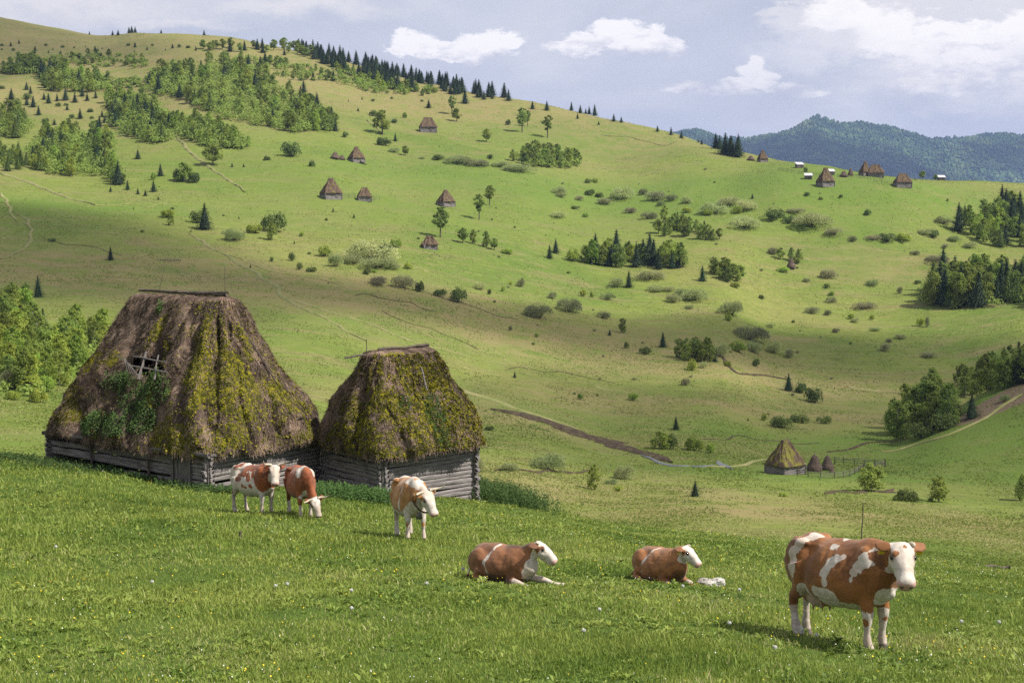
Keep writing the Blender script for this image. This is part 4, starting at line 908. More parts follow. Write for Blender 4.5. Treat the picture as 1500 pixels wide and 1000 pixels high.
def hut(name, near, d1, L1, L2, wall_top, roof_h, ridge, ridge_on, seed, label, mossf, res=0.065, hole=None, door=None, lump=0.16, furrow=0.10, n_straw=16000, n_moss=16000, nettle=None, oh=0.42, belly=0.10, mound=0.3, pw=1.0, rr=0.28):
    """near = nearest corner (x, y); d1 = unit vector of the wall going left; other wall goes right at right angles"""
    d1 = Vector((d1[0], d1[1], 0)).normalized(); d2 = Vector((d1.y, -d1.x, 0)) if (d1.y*1.0) > 0 else Vector((-d1.y, d1.x, 0))
    nc = Vector((near[0], near[1], 0)); ctr = nc + d1*L1/2 + d2*L2/2
    cs = [nc, nc + d1*L1, nc + d1*L1 + d2*L2, nc + d2*L2]
    gmin = min(h1(c.x, c.y) for c in cs) - 0.35
    root = empty(name, (ctr.x, ctr.y, wall_top), 0, label, 'hut')
    def LM_(o, zx):    # frame whose x runs along wall, y inward
        pass
    # walls
    for k in range(4):
        a = cs[k]; b = cs[(k+1) % 4]; e = (b - a); L = e.length; e.normalize(); inn = (ctr - (a+b)/2).normalized()
        V, F = log_wall(L, gmin - wall_top, 0.02, seed*10+k)
        M = Matrix(((e.x, inn.x, 0, a.x-ctr.x), (e.y, inn.y, 0, a.y-ctr.y), (0, 0, 1, 0), (0, 0, 0, 1)))
        link('log_wall', mesh_np('log_wall', xf(V, M), F, [M_LOG]), root)
        # eave beam lying on the wall
        V, F = bar((-0.18, -0.10, 0.02), (L+0.18, -0.12, 0.03), 0.075, 0.06, 7, 0.02, seed+k, 9)
        link('eave_beam', mesh_any('eave_beam', xf(V, M), F, M_PLANK if k in (0, 3) else M_POLE, True), root)
        for xx in (0.02, L-0.02):
            V, F = box_np((xx, 0.02, (gmin-wall_top)/2), (0.15, 0.15, (wall_top-gmin)*0.98), 0.0, 0.006, np.random.default_rng(seed+k))
            if k in (0, 2): link('corner_post', mesh_np('corner_post', xf(V, M), F, [M_PLANK]), root)
    # roof
    ax = d1 if ridge_on == 1 else d2; ay = Vector((-ax.y, ax.x, 0)); A, B = (L1/2, L2/2) if ridge_on == 1 else (L2/2, L1/2)
    per = 4*(A+B+2*oh)
    V, F, mm, G = roof_mesh(A, B, roof_h, ridge, seed, int(per/res), int(math.hypot(roof_h, B)/res), oh, lump, furrow, mossf=mossf, belly=belly, mound=mound, pw=pw, rr=rr)
    M = Matrix(((ax.x, ay.x, 0, 0), (ax.y, ay.y, 0, 0), (0, 0, 1, 0.08), (0, 0, 0, 1)))
    W = xf(V, M); Wg = xf(G.reshape(-1, 3), M).reshape(G.shape)
    if hole:
        u = CX + FPX*(W[:, 0]+ctr.x)/((W[:, 1]+ctr.y)*CP - (W[:, 2]+wall_top)*SP); vv = ((W[:, 1]+ctr.y)*SP + (W[:, 2]+wall_top)*CP)/((W[:, 1]+ctr.y)*CP - (W[:, 2]+wall_top)*SP)
        py = CY - FPX*vv; ff = (W[:, 1] < (W[:,0]*0.75))  # camera side
        hx, hy, hrx, hry = hole
        dd = ((np.abs(u-hx)/hrx)**2.6 + (np.abs(py-hy)/hry)**2.6) + 0.35*vnoise(u/6, py/5, 3)
        cam_side = (W[:, 0]*ctr.x + W[:, 1]*ctr.y) < 0
        inh = (dd < 1) & cam_side
        drop = inh[F].sum(1) >= 3
        F = F[~drop]
        holepts = W[inh]
    rf = link('thatched_roof', mesh_np('thatched_roof', W, F, [M_THATCH], True, {'moss': mm}), root)
    rng = np.random.default_rng(seed+5)
    def clearhole(V_, F_, p, k=4):
        if not hole: return V_, F_
        d = np.min(np.linalg.norm(p[:, None, :] - holepts[None, ::7, :], axis=2), axis=1) > 0.10
        Vr = V_.reshape(-1, k, 3)[d]; return Vr.reshape(-1, 3), np.arange(len(Vr)*k).reshape(-1, k)
    V1, F1, p1 = strands_on(Wg, rng, n_straw, 0.16, 0.006)
    V1, F1 = clearhole(V1, F1, p1)
    # ragged fringe hanging from the eaves
    Sn = G.shape[1]; n = int(per*70); j = rng.integers(0, Sn, n); b_ = rng.random(n)[:, None]; i0 = rng.integers(1, 4, n)
    p = Wg[i0, j]*(1-b_) + Wg[i0, (j+1) % Sn]*b_; outw = np.stack([p[:, 0], p[:, 1], 0*p[:, 0]], -1); outw /= np.linalg.norm(outw, axis=1)[:, None]
    dd = outw*rng.uniform(0, .7, n)[:, None] + np.array([0, 0, -1.0]) + rng.normal(size=(n, 3))*0.3; sd = np.cross(dd, outw + 0.01); sd /= np.linalg.norm(sd, axis=1)[:, None] + 1e-9
    Lh = rng.uniform(.03, .13, n)[:, None]; Vf = np.stack([p + sd*.009, p - sd*.009, p + dd*Lh - sd*.005, p + dd*Lh + sd*.005], 1).reshape(-1, 3)
    V1, F1 = join([(V1, F1), (Vf, np.arange(4*n).reshape(-1, 4))])
    link('straw', mesh_np('straw', V1, F1, [M_STRAW]), rf)
    mg = np.concatenate([mm[:G.shape[0]*Sn].reshape(-1, Sn)])
    V2, F2 = tufts_on(Wg, mg, rng, int(n_moss*1.5), 0.042, 0.38)
    if len(V2): 
        V2, F2 = clearhole(V2, F2, V2.reshape(-1, 4, 3).mean(1))
        link('moss', mesh_np('moss', V2, F2, [M_MOSS]), rf)
    return root, rf, Wg, mg, ctr, d1, d2, M

# ------------------------------------------------------------------ big ragged hut
def blobs(lst, seed, thr=0.55, dens=1.0):
    def f(u, t_):
        u = np.asarray(u)
        m = 0*u
        for (cu, ct, ru, rt, a) in lst:
            du = np.minimum(np.abs(u-cu), 1-np.abs(u-cu)); m = np.maximum(m, a*np.exp(-((du/ru)**2 + ((t_-ct)/rt)**2)))
        n = fbm(u*46, u*0 + t_*11, 3, seed)
        n2 = fbm(u*17, u*0 + t_*4.3, 2, seed+4)
        mk = np.clip(m*2 + .22, 0, 1)
        return np.clip(m*0.70 + .10 + n*0.9*mk + n2*0.5*mk, 0, 1)
    return f
H1N, H1D = (-9.93, 46.0), (-0.80, 0.60)
Z1 = zslope(668)*46.0
# u runs round the eaves; ridge axis = left wall direction
moss1 = blobs([(.61,.33,.055,.22,1),(.70,.12,.04,.1,.8),(.88,.38,.035,.2,1),(.02,.25,.045,.16,1),(.94,.3,.04,.2,.75),(.56,.15,.03,.12,.9),(.64,.20,.03,.12,.8),(.675,.50,.014,.14,.85),(.75,.80,.014,.13,.9),(.78,.62,.012,.1,.7),(.86,.78,.016,.12,.9),(.83,.86,.01,.08,.8),(.92,.66,.018,.14,.95),(.95,.5,.014,.1,.9),(.87,.46,.022,.16,1),(.84,.30,.022,.14,.95),(.90,.28,.02,.14,.8),(.85,.10,.035,.09,.95),(.93,.14,.025,.1,.8),(.79,.36,.014,.12,.7),(.97,.40,.016,.10,.95),(.985,.22,.014,.1,.7),(.01,.36,.025,.12,1),(.03,.22,.03,.14,1),(.05,.10,.03,.1,.9),(.98,.70,.012,.12,.7),(.3,.4,.2,.3,.6)], 31)
if True:
    hut1 = hut('thatched_hut', H1N, H1D, 8.6, 5.45, Z1, 4.85, 4.3, 1, 4, 'larger ragged thatched hut with a hole in its roof, low log walls', moss1, hole=(215, 536, 25, 15), lump=0.20, furrow=0.10, belly=0.12, mound=0.62, pw=1.12, rr=.42, n_straw=52000, n_moss=42000)
    r1, rf1, G1, mg1, c1, d1a, d2a, MM1 = hut1
    def wpt(px, py, Y):   # point on a sight line at forward distance Y, in this hut's own coordinates
        return np.array([tside(px, py)*Y - c1.x, Y - c1.y, zslope(py)*Y - Z1])
    def wall_frame(root_c, a, b):
        e = (b-a).normalized(); n_ = Vector((e.y, -e.x, 0)); return e, n_
    # ridge pole
    pz = G1[-1][:, 2].max() + 0.03
    a = Vector(d1a)*(-2.3); b = Vector(d1a)*2.45
    V, F = bar((a.x, a.y, pz+0.02), (b.x, b.y, pz+0.03), 0.085, 0.05, 8, 0.02, 3, 9); o = link('ridge_pole', mesh_any('ridge_pole', V, F, M_POLE, True), r1)
    V, F = bar((a.x*.9+.1, a.y*.9-.12, pz-0.02), (a.x*-.1, a.y*-.1-.12, pz+0.02), 0.05, 0.04, 6, 0.02, 5, 7); link('ridge_pole', mesh_any('ridge_pole', V, F, M_POLE, True), r1)
    e = Vector(d1a)*(-2.2); V, F = bar((e.x, e.y, pz-0.7), (e.x, e.y, pz+0.95), 0.014, 0.010, 5, 0.004, 3); link('iron_rod', mesh_any('iron_rod', V, F, M_POLE), r1)
    e = Vector(d1a)*(1.35); V, F = bar((e.x, e.y, pz-0.2), (e.x+.3, e.y, pz+1.35), 0.012, 0.005, 4, 0.03, 4); link('dry_stalk', mesh_any('dry_stalk', V, F, M_POLE), r1)
    # pole down the right hip
    V, F = bar(wpt(338, 447, 49.3), wpt(405, 560, 48.6), 0.035, 0.03, 5, 0.03, 8); link('hip_pole', mesh_any('hip_pole', V, F, M_POLE), r1)
    # laths in the hole, standing in the slope of the roof
    ys = 48.35
    for nm, (x0_, y0_), (x1_, y1_), rad in (('lath', (188, 535), (245, 545), .040), ('lath', (196, 522), (244, 530), .036), ('lath', (203, 556), (214, 515), .048), ('lath', (226, 556), (232, 520), .03)):
        V, F = bar(wpt(x0_, y0_, 48.75 - (x0_-188)*0.026 + (550-y0_)*.028), wpt(x1_, y1_, 48.75 - (x1_-188)*0.026 + (550-y1_)*.028), rad, rad*.8, 5, 0.012, x0_); link(nm, mesh_any(nm, V, F, M_PLANK), r1)
    # bent dry branches beside the hole
    for k in range(7):
        x = 170+k*3.2; V, F = tube([wpt(x, 520+k*2, 48.9-.06*k), wpt(x+12, 524+k*4, 48.5-.06*k), wpt(x+17+k, 545+k*2, 48.2-.06*k)], [.014, .014, .008], 4); link('dry_branch', mesh_np('dry_branch', V, F, [M_PLANK]), r1)
    # door in the left wall near the corner
    e, n_ = wall_frame(c1, Vector((H1N[0], H1N[1], 0)), Vector((H1N[0], H1N[1], 0)) + Vector(d1a))
    nn_ = Vector((-d2a.x, -d2a.y, 0)); base = Vector((H1N[0]-c1.x, H1N[1]-c1.y, 0))
    def on_wall(s, out, z): q = base + Vector(d1a)*s + nn_*out; return np.array([q.x, q.y, z])
    ang1 = math.atan2(d1a.y, d1a.x)
    dparts = []
    for k in range(4): dparts.append(box_np(on_wall(1.02+k*0.165, 0.045, -0.78), (0.155, 0.05, 1.14), ang1, 0.004, np.random.default_rng(k)))
    V, F = join(dparts); link('door', mesh_np('door', V, F, [M_PLANK]), r1)
    for s in (0.86, 1.72):
        V, F = box_np(on_wall(s, 0.05, -0.76), (0.11, 0.09, 1.3), ang1, 0.005, np.random.default_rng(9)); link('door_post', mesh_np('door_post', V, F, [M_PLANK]), r1)
    V, F = box_np(on_wall(1.29, 0.06, -0.15), (1.05, 0.10, 0.10), ang1, 0.005, np.random.default_rng(9)); link('door_lintel', mesh_np('door_lintel', V, F, [M_PLANK]), r1)
    for s in (2.9, 6.0):
        V, F = bar(on_wall(s, 0.12, -1.2), on_wall(s, 0.08, 0.05), .05, .045, 6, .01, 3); link('wall_post', mesh_any('wall_post', V, F, M_POLE), r1)
    # weeds rooted in the lower left of the roof
    rng = np.random.default_rng(77); pts = []
    for (px, py, rx, ry, n) in [(150, 625, 45, 17, 2600), (205, 615, 22, 22, 1300), (225, 570, 24, 24, 1500), (170, 560, 22, 12, 700), (110, 625, 14, 14, 400), (231, 445, 6, 14, 260), (190, 580, 16, 30, 700)]:
        pts.append((px, py, rx, ry, n))
    Gf = G1[2:-3].reshape(-1, 3); dpt = (Gf[:, 1]+c1.y)*CP - (Gf[:, 2]+Z1)*SP
    U = CX + FPX*(Gf[:, 0]+c1.x)/dpt; Vv = CY - FPX*((Gf[:, 1]+c1.y)*SP + (Gf[:, 2]+Z1)*CP)/dpt; front = (Gf[:, 0]*c1.x + Gf[:, 1]*c1.y) < 0
    Cs = []
    for (px, py, rx, ry, n) in pts:
        idx = np.nonzero(front & ((((U-px)/rx)**2 + ((Vv-py)/ry)**2) < 1.15))[0]
        if len(idx): q = rng.choice(idx, n); Cs.append(Gf[q] + rng.normal(size=(n, 3))*0.05 + np.array([0, -.05, .05])*rng.random((n, 1))*3)
    C = np.concatenate(Cs); V, F = quads(C, rng.uniform(.02, .06, len(C)), np.tile([0.1, -.5, .8], (len(C), 1)), rng, 0.6)
    link('roof_weeds', mesh_np('roof_weeds', V, F, [M_NETTLE]), r1)
    # pale dead logs end of the back corner
    V, F = bar(np.array([(H1N[0]+d2a.x*5.50)-c1.x, (H1N[1]+d2a.y*5.50)-c1.y-.12, -1.6]), np.array([(H1N[0]+d2a.x*5.50)-c1.x, (H1N[1]+d2a.y*5.50)-c1.y-.12, -.1]), .09, .08, 7, .01, 2); link('corner_post', mesh_any('corner_post', V, F, M_LICHEN), r1)

# ------------------------------------------------------------------ smaller mossy hut
Z2 = zslope(668)*47.0
moss2 = blobs([(.25,.35,.13,.5,1),(.20,.6,.10,.4,1),(0.06,.3,.08,.4,1),(0.12,.55,.07,.3,1),(0.18,.3,.07,.4,1),(0.22,.7,.06,.3,1),(0.28,.4,.08,.4,1),(0.33,.75,.06,.25,1),(0.38,.25,.06,.3,1),(0.10,.85,.10,.2,.9),(0.3,.9,.1,.15,.9),(0.42,.5,.04,.2,.8)], 41)
hut2 = hut('thatched_hut', (-4.3, 47.0), (-0.66, 0.75), 3.55, 4.05, Z2, 3.18, 1.9, 2, 8, 'smaller thatched hut whose roof glows with yellow green moss', moss2, lump=0.13, furrow=0.10, belly=0.14, mound=0.42, pw=1.42, rr=0.50, n_straw=26000, n_moss=52000, oh=0.40)
r2, rf2, G2, mg2, c2, d1b, d2b, MM2 = hut2
pz = G2[-1][:, 2].max()
V, F = bar((d2b.x*1.3, d2b.y*1.3, pz+0.03), (-d2b.x*2.3, -d2b.y*2.3, pz-0.22), 0.06, 0.035, 7, 0.03, 12, 8); link('ridge_pole', mesh_any('ridge_pole', V, F, M_POLE, True), r2)
V, F = bar((-d2b.x*0.9, -d2b.y*0.9-.1, pz+0.0), (d2b.x*1.1, d2b.y*1.1-.1, pz+0.02), 0.06, 0.05, 6, 0.03, 13, 7); link('ridge_pole', mesh_any('ridge_pole', V, F, M_POLE, True), r2)
V, F = bar((-d2b.x*1.4, -d2b.y*1.4, pz-.2), (-d2b.x*1.4, -d2b.y*1.4, pz+0.38), 0.016, 0.013, 5, 0.002, 3); link('iron_rod', mesh_any('iron_rod', V, F, M_POLE), r2)
def wpt2(px, py, Y): return np.array([tside(px, py)*Y - c2.x, Y - c2.y, zslope(py)*Y - Z2])
V, F = bar(wpt2(617, 538, 48.55), wpt2(626, 572, 48.1), .035, .03, 5, .005, 3); link('fallen_lath', mesh_any('fallen_lath', V, F, M_PLANK), r2)
Gf = G2[2:-3].reshape(-1, 3); dpt = (Gf[:, 1]+c2.y)*CP - (Gf[:, 2]+Z2)*SP; U = CX + FPX*(Gf[:, 0]+c2.x)/dpt; Vv = CY - FPX*((Gf[:, 1]+c2.y)*SP + (Gf[:, 2]+Z2)*CP)/dpt; front = (Gf[:, 0]*c2.x + Gf[:, 1]*c2.y) < 0
Cs = []; rng = np.random.default_rng(78)
for (px, py, rx, ry, n) in [(633, 600, 12, 22, 900), (645, 625, 12, 22, 900), (592, 590, 9, 12, 300), (655, 650, 14, 10, 300)]:
    idx = np.nonzero(front & ((((U-px)/rx)**2 + ((Vv-py)/ry)**2) < 1.15))[0]
    if len(idx): Cs.append(Gf[rng.choice(idx, n)] + rng.normal(size=(n, 3))*0.05)
C = np.concatenate(Cs); V, F = quads(C, rng.uniform(.02, .05, len(C)), np.tile([0.1, -.5, .8], (len(C), 1)), rng, 0.6)
link('roof_weeds', mesh_np('roof_weeds', V, F, [M_NETTLE]), r2)
# ------------------------------------------------------------------ far huts, haystacks, sheds, fences
M_THATCHR = None
t = mat('red_brown_thatch'); P = t.obj(); n1 = t.noise(P, 1.6, 6, 0.7, 0.4); n2 = t.noise(P, 7, 5, 0.75); oi = t.n('ShaderNodeObjectInfo').outputs['Random']
c = t.ramp(n1, [(0.30, (0.055, 0.038, 0.030)), (0.5, (0.105, 0.072, 0.050)), (0.7, (0.17, 0.125, 0.070))])
c = t.mix(t.maprange(n2, 0.5, 0.7, 0, 0.7), c, (0.05, 0.035, 0.028))
ma = t.math('ADD', t.attr('moss'), t.math('MULTIPLY', t.math('SUBTRACT', n2, 0.5), 0.9))
c = t.mix(t.maprange(ma, 0.42, 0.62), c, (0.175, 0.165, 0.035))
M_THATCHR = t.out(t.bsdf(c, 0.95, bump=n2, bstr=0.8, bdist=0.12, spec=0.05))
def small_hut_parts(seed, A, B, wall, roof, ridge, oh=0.5, mossamt=0.3, lump=0.18):
    mf = (lambda u, t_: np.clip(mossamt + 0.6*fbm(np.asarray(u)*20, np.asarray(u)*0 + t_*4, 3, seed), 0, 1))
    V, F, mm, G = roof_mesh(A, B, roof, ridge, seed, 120, 30, oh, lump, 0.14, mossf=mf, rough=1.6)
    V[:, 2] += wall
    rng = np.random.default_rng(seed); V1, F1, _ = strands_on(G + np.array([0, 0, wall]), rng, 2600, 0.30, 0.02)
    roofm = mesh_np('thatched_roof', V, F, [M_THATCHR], True, {'moss': mm}); straw = mesh_np('straw', V1, F1, [M_STRAW])
    walls = []
    for k, (ax, ay, ex, ey, L) in enumerate([(-A, -B, 1, 0, 2*A), (A, -B, 0, 1, 2*B), (A, B, -1, 0, 2*A), (-A, B, 0, -1, 2*B)]):
        W, Fw = log_wall(L, -0.6, wall, seed*7+k, 0.24)
        M = Matrix(((ex, -ey, 0, ax), (ey, ex, 0, ay), (0, 0, 1, 0), (0, 0, 0, 1))); walls.append(mesh_np('log_wall', xf(W, M), Fw, [M_LOG]))
    Vp, Fp = bar((-ridge/2-.5, 0, wall+roof+.12), (ridge/2+.5, 0, wall+roof+.14), .10, .07, 6, .03, seed); pole = mesh_any('ridge_pole', Vp, Fp, M_POLE)
    dv = [box_np((A*.2 + k*.24, -B-.06, wall/2-.05), (.22, .08, wall*.86)) for k in range(4)]; V, F = join(dv); door = mesh_np('door', V, F, [M_PLANK])
    return roofm, straw, walls, pole, door
FARP = {'pyr': small_hut_parts(101, 3.0, 2.6, 1.5, 4.6, 1.0, mossamt=.25), 'wide': small_hut_parts(102, 3.9, 2.7, 1.6, 3.2, 3.4, mossamt=.2), 'mid': small_hut_parts(103, 3.2, 2.7, 1.3, 3.6, 2.0, mossamt=.35), 'mossy': small_hut_parts(104, 3.0, 2.7, 1.7, 4.0, 1.3, mossamt=.42), 'slump': small_hut_parts(105, 3.2, 2.6, 0.9, 2.6, 1.8, .55, .15, .5)}
FW = {'pyr': (7.4, 6.2), 'wide': (8.6, 4.9), 'mid': (7.6, 5.0), 'mossy': (7.6, 5.8), 'slump': (7.6, 3.6)}
def far_hut(kind, px, py, w, h, rz, label, group='scattered thatched huts'):
    x, y, z = at(px, py); s = y/FPX*(.9 if px > 1105 and py < 300 else 1); pr = FARP[kind]; ww, hh = FW[kind]
    o = empty('thatched_hut', (x, y, z+0.1), rz, label, 'hut', group); o.scale = (w*s/ww, w*s/ww, h*s/hh)
    rf = link('thatched_roof', pr[0], o); link('straw', pr[1], rf)
    for wm in pr[2]: link('log_wall', wm, o)
    link('ridge_pole', pr[3], o); link('door', pr[4], o)
    return o
far_hut('pyr', 485, 290, 32, 28, .5, 'steep brown hut at the left of two huts joined by a fence')
far_hut('mid', 534, 293, 23, 18, .2, 'low dark hut at the right of two huts joined by a fence')
far_hut('pyr', 653, 301, 26, 22, .7, 'brown pyramid hut just above a tall lone tree')
far_hut('wide', 627, 193, 26, 20, .15, 'broad-ridged hut standing highest on the green slope')
far_hut('pyr', 522, 237, 24, 21, .6, 'half-ruined hut with pale boards sliding off its right side')
far_hut('slump', 629, 363, 24, 17, .3, 'small collapsed hut with a sagging reddish roof below a tall tree')
far_hut('pyr', 1209, 272, 28, 28, .35, 'tall pyramid hut in the front of the ridge village')
far_hut('wide', 1322, 273, 28, 20, .1, 'squat golden-topped hut at the right end of a fence in the ridge village')
far_hut('wide', 1282, 259, 27, 19, -.1, 'wide brown hut overlapping a narrower one in the ridge village')
far_hut('pyr', 1267, 257, 19, 22, .4, 'narrow dark hut squeezed behind the wide one in the ridge village')
far_hut('pyr', 1117, 237, 17, 18, .3, 'small hut right of the tall skyline spruces')
far_hut('mossy', 1150, 694, 56, 50, .62, 'yellow-mossed hut beside two haystacks in the valley', 'scattered thatched huts')

def hay_parts(seed, pole=True, R=1.7, Hh=3.6):
    rng = np.random.default_rng(seed); ns, nt = 56, 26; th = np.linspace(0, 2*PI, ns, endpoint=False); rows = []
    for q in np.linspace(0, 1, nt):
        r = R*(0.82 + 0.25*math.sin(min(1, q*2.2)*PI*.8))*(1-q)**0.62 + 0.05
        rr = r*(1 + 0.10*fbm(np.cos(th)*1.6+q*3, np.sin(th)*1.6+seed, 3, seed)) + 0.04*vnoise(th*9, th*0+q*14, seed)
        rows.append(np.stack([rr*np.cos(th), rr*np.sin(th), np.full(ns, q*Hh) + 0.03*vnoise(th*6, th*0+q*20, seed)], -1))
    G = np.array(rows); V = G.reshape(-1, 3); F = grid_faces(nt, ns, wrap=True); me = mesh_np('hay', V, F, [M_HAY], True)
    Gs = np.concatenate([G, G[-1:]]*1); V1, F1, _ = strands_on(G, rng, 2600, 0.28, 0.012, tmin=0); st = mesh_np('loose_hay', V1, F1, [M_STRAW])
    Vp, Fp = bar((0, 0, Hh-.4), (0.04, 0, Hh+.45), .05, .03, 5, .01, seed); return me, st, mesh_any('centre_pole', Vp, Fp, M_POLE)
HAY = [hay_parts(201), hay_parts(202), hay_parts(203, R=2.2, Hh=1.7)]
def haystack(px, py, w, h, v, label, group='haystacks'):
    x, y, z = at(px, py); s = y/FPX; hh = (4.0, 4.0, 1.9)[v]; ww = (3.6, 3.6, 4.6)[v]
    o = empty('haystack', (x, y, z-0.05), px, label, 'haystack', group); o.scale = (w*s/ww, w*s/ww, h*s/hh)
    a = link('hay', HAY[v][0], o); link('loose_hay', HAY[v][1], a)
    if v < 2: link('centre_pole', HAY[v][2], o)
haystack(1193, 690, 26, 29, 0, 'larger brown haystack next to the yellow-mossed hut'); haystack(1212, 688, 21, 25, 1, 'smaller haystack behind the larger one, right of the mossy hut')
haystack(1219, 692, 11, 8, 2, 'little pale heap of hay in front of the two haystacks'); haystack(1159, 393, 14, 17, 0, 'lone rusty haystack among bushes on the open slope')
haystack(1236, 259, 13, 10, 2, 'wide low hay heap between the front hut and the wide hut of the ridge village'); haystack(1246, 257, 9, 12, 1, 'slim haystack beside the low hay heap of the ridge village')
haystack(1100, 235, 13, 8, 2, 'low heap left of the small hut by the skyline spruces'); haystack(491, 233, 15, 12, 0, 'pointed heap left of the half-ruined hut'); haystack(501, 234, 11, 8, 2, 'low heap between the pointed heap and the half-ruined hut')

def shed(px, py, w, h, rz, label):
    x, y, z = at(px, py); s = y/FPX*.85; o = empty('shed', (x, y, z), rz, label, 'shed', 'sheds with pale metal roofs'); o.scale = (w*s/4.2, w*s/4.2, h*s/3.2)
    parts = [box_np((-1.7+.31*k, -1.3, 0.9), (.29, .06, 1.8+.03*(k % 3))) for k in range(12)] + [box_np((-1.7+.31*k, 1.3, 1.2), (.29, .06, 2.4)) for k in range(12)]
    parts += [box_np((sx*1.83, -1.15+.33*k, 1.0), (.06, .31, 2.0+.14*k/2)) for sx in (-1, 1) for k in range(8)]
    V, F = join(parts); link('plank_wall', mesh_np('plank_wall', V, F, [M_PLANK]), o)
    V, F = box_np((0, 0, 0), (4.2, 3.6, .07)); V = xf(V, Matrix.Rotation(0.42, 4, 'X')); V[:, 2] += 2.45; link('tin_roof', mesh_np('tin_roof', V, F, [M_TIN]), o)
    V, F = box_np((.6, -1.345, .8), (.8, .04, 1.5)); link('door', mesh_np('door', V, F, [M_POLE]), o)
shed(1171, 246, 14, 10, .2, 'highest small shed with a pale tin roof above the ridge village'); shed(1184, 262, 14, 10, -.1, 'little pale-roofed shed left of the tall pyramid hut')
shed(1217, 256, 13, 10, .1, 'pale-roofed shed half hidden behind the tall pyramid hut'); shed(1379, 264, 13, 9, .0, 'lone pale-roofed shed far right of the ridge village')

def fence(pts, label, hh=1.2, step=2.2, seed=0, posts_lean=0.05, pickets=True):
    P = np.array([at(px, py)[:2] for px, py in pts]); seg = np.r_[0, np.cumsum(np.hypot(*np.diff(P, axis=0).T))]
    n = max(3, int(seg[-1]/step)+1); s = np.linspace(0, seg[-1], n); x = np.interp(s, seg, P[:, 0]); y = np.interp(s, seg, P[:, 1]); z = H(x, y)
    o = empty('fence', (x[0], y[0], z[0]), 0, label, 'fence', 'rough pole fences'); rng = np.random.default_rng(seed); c = np.array([x[0], y[0], z[0]])
    for i in range(n):
        p = np.array([x[i], y[i], z[i]]) - c; V, F = bar(p - [0, 0, .3], p + [rng.normal()*posts_lean, rng.normal()*posts_lean, hh*rng.uniform(.9, 1.25)], .07, .05, 5, 0, i, 2); link('post', mesh_any('post', V, F, M_POLE), o)
    for q in (.35, .65, .92):
        parts = []
        for i in range(n-1):
            a = np.array([x[i], y[i], z[i]+hh*q]) - c; b = np.array([x[i+1], y[i+1], z[i+1]+hh*q]) - c; parts.append(bar(a + rng.normal(size=3)*.04, b + rng.normal(size=3)*.04, .05, .04, 5, .03, i, 3))
        V, F = join(parts); link('rail', mesh_any('rail', V, F, M_PLANK), o)
    return o
fence([(1168,696),(1178,697),(1190,700),(1215,701),(1240,699),(1258,692),(1264,688)], 'front pole fence curving round the haystacks', .9, 2.4, 1)
fence([(1222,680),(1245,681),(1270,682),(1296,683)], 'rear pole fence running right from behind the haystacks', 1.1, 1.6, 2)
fence([(1296,683),(1290,687),(1264,688)], 'short side fence closing the haystack yard', 1.0, 2.0, 3)
fence([(500,289),(508,290),(520,290)], 'short fence linking the two huts on the slope', 1.6, 2.5, 4)
fence([(540,294),(552,294),(556,294)], 'stub of fence right of the low dark hut', 1.8, 2.5, 5)
fence([(1280,267),(1292,270),(1306,272)], 'dark fence left of the squat golden hut in the ridge village', 2.0, 3.0, 6)
fence([(1140,250),(1160,253),(1180,256),(1200,259)], 'long fence left of the tall pyramid hut in the ridge village', 1.4, 4.0, 7)
fence([(1227,259),(1250,261),(1275,263)], 'fence under the wide hut in the ridge village', 1.3, 4.0, 8)
# pale boards sliding off the ruined hut
x, y, z = at(535, 240); parts = [box_np((k*.35, -k*.1, 1.0-.16*k), (.35, 2.6, .06), .2, .02, np.random.default_rng(k)) for k in range(9)]; V, F = join(parts)
o = link('board_pile', mesh_np('board_pile', V, F, [M_TIN]), None, (x-2, y-1, z+.3)); tag(o, 'pale boards lying against the half-ruined hut', 'boards')
x, y, z = at(248, 383); parts = [box_np((k*.5, 0, .25+.02*(k % 3)), (.12, .12, .7)) for k in range(-6, 7)] + [box_np((0, 0, .35+.2*q), (6.4, .08, .08)) for q in range(2)]; V, F = join(parts)
o = link('cattle_trough', mesh_np('cattle_trough', V, F, [M_PLANK]), None, (x, y, z)); tag(o, 'low grey wooden rack standing on the open left meadow', 'rack')
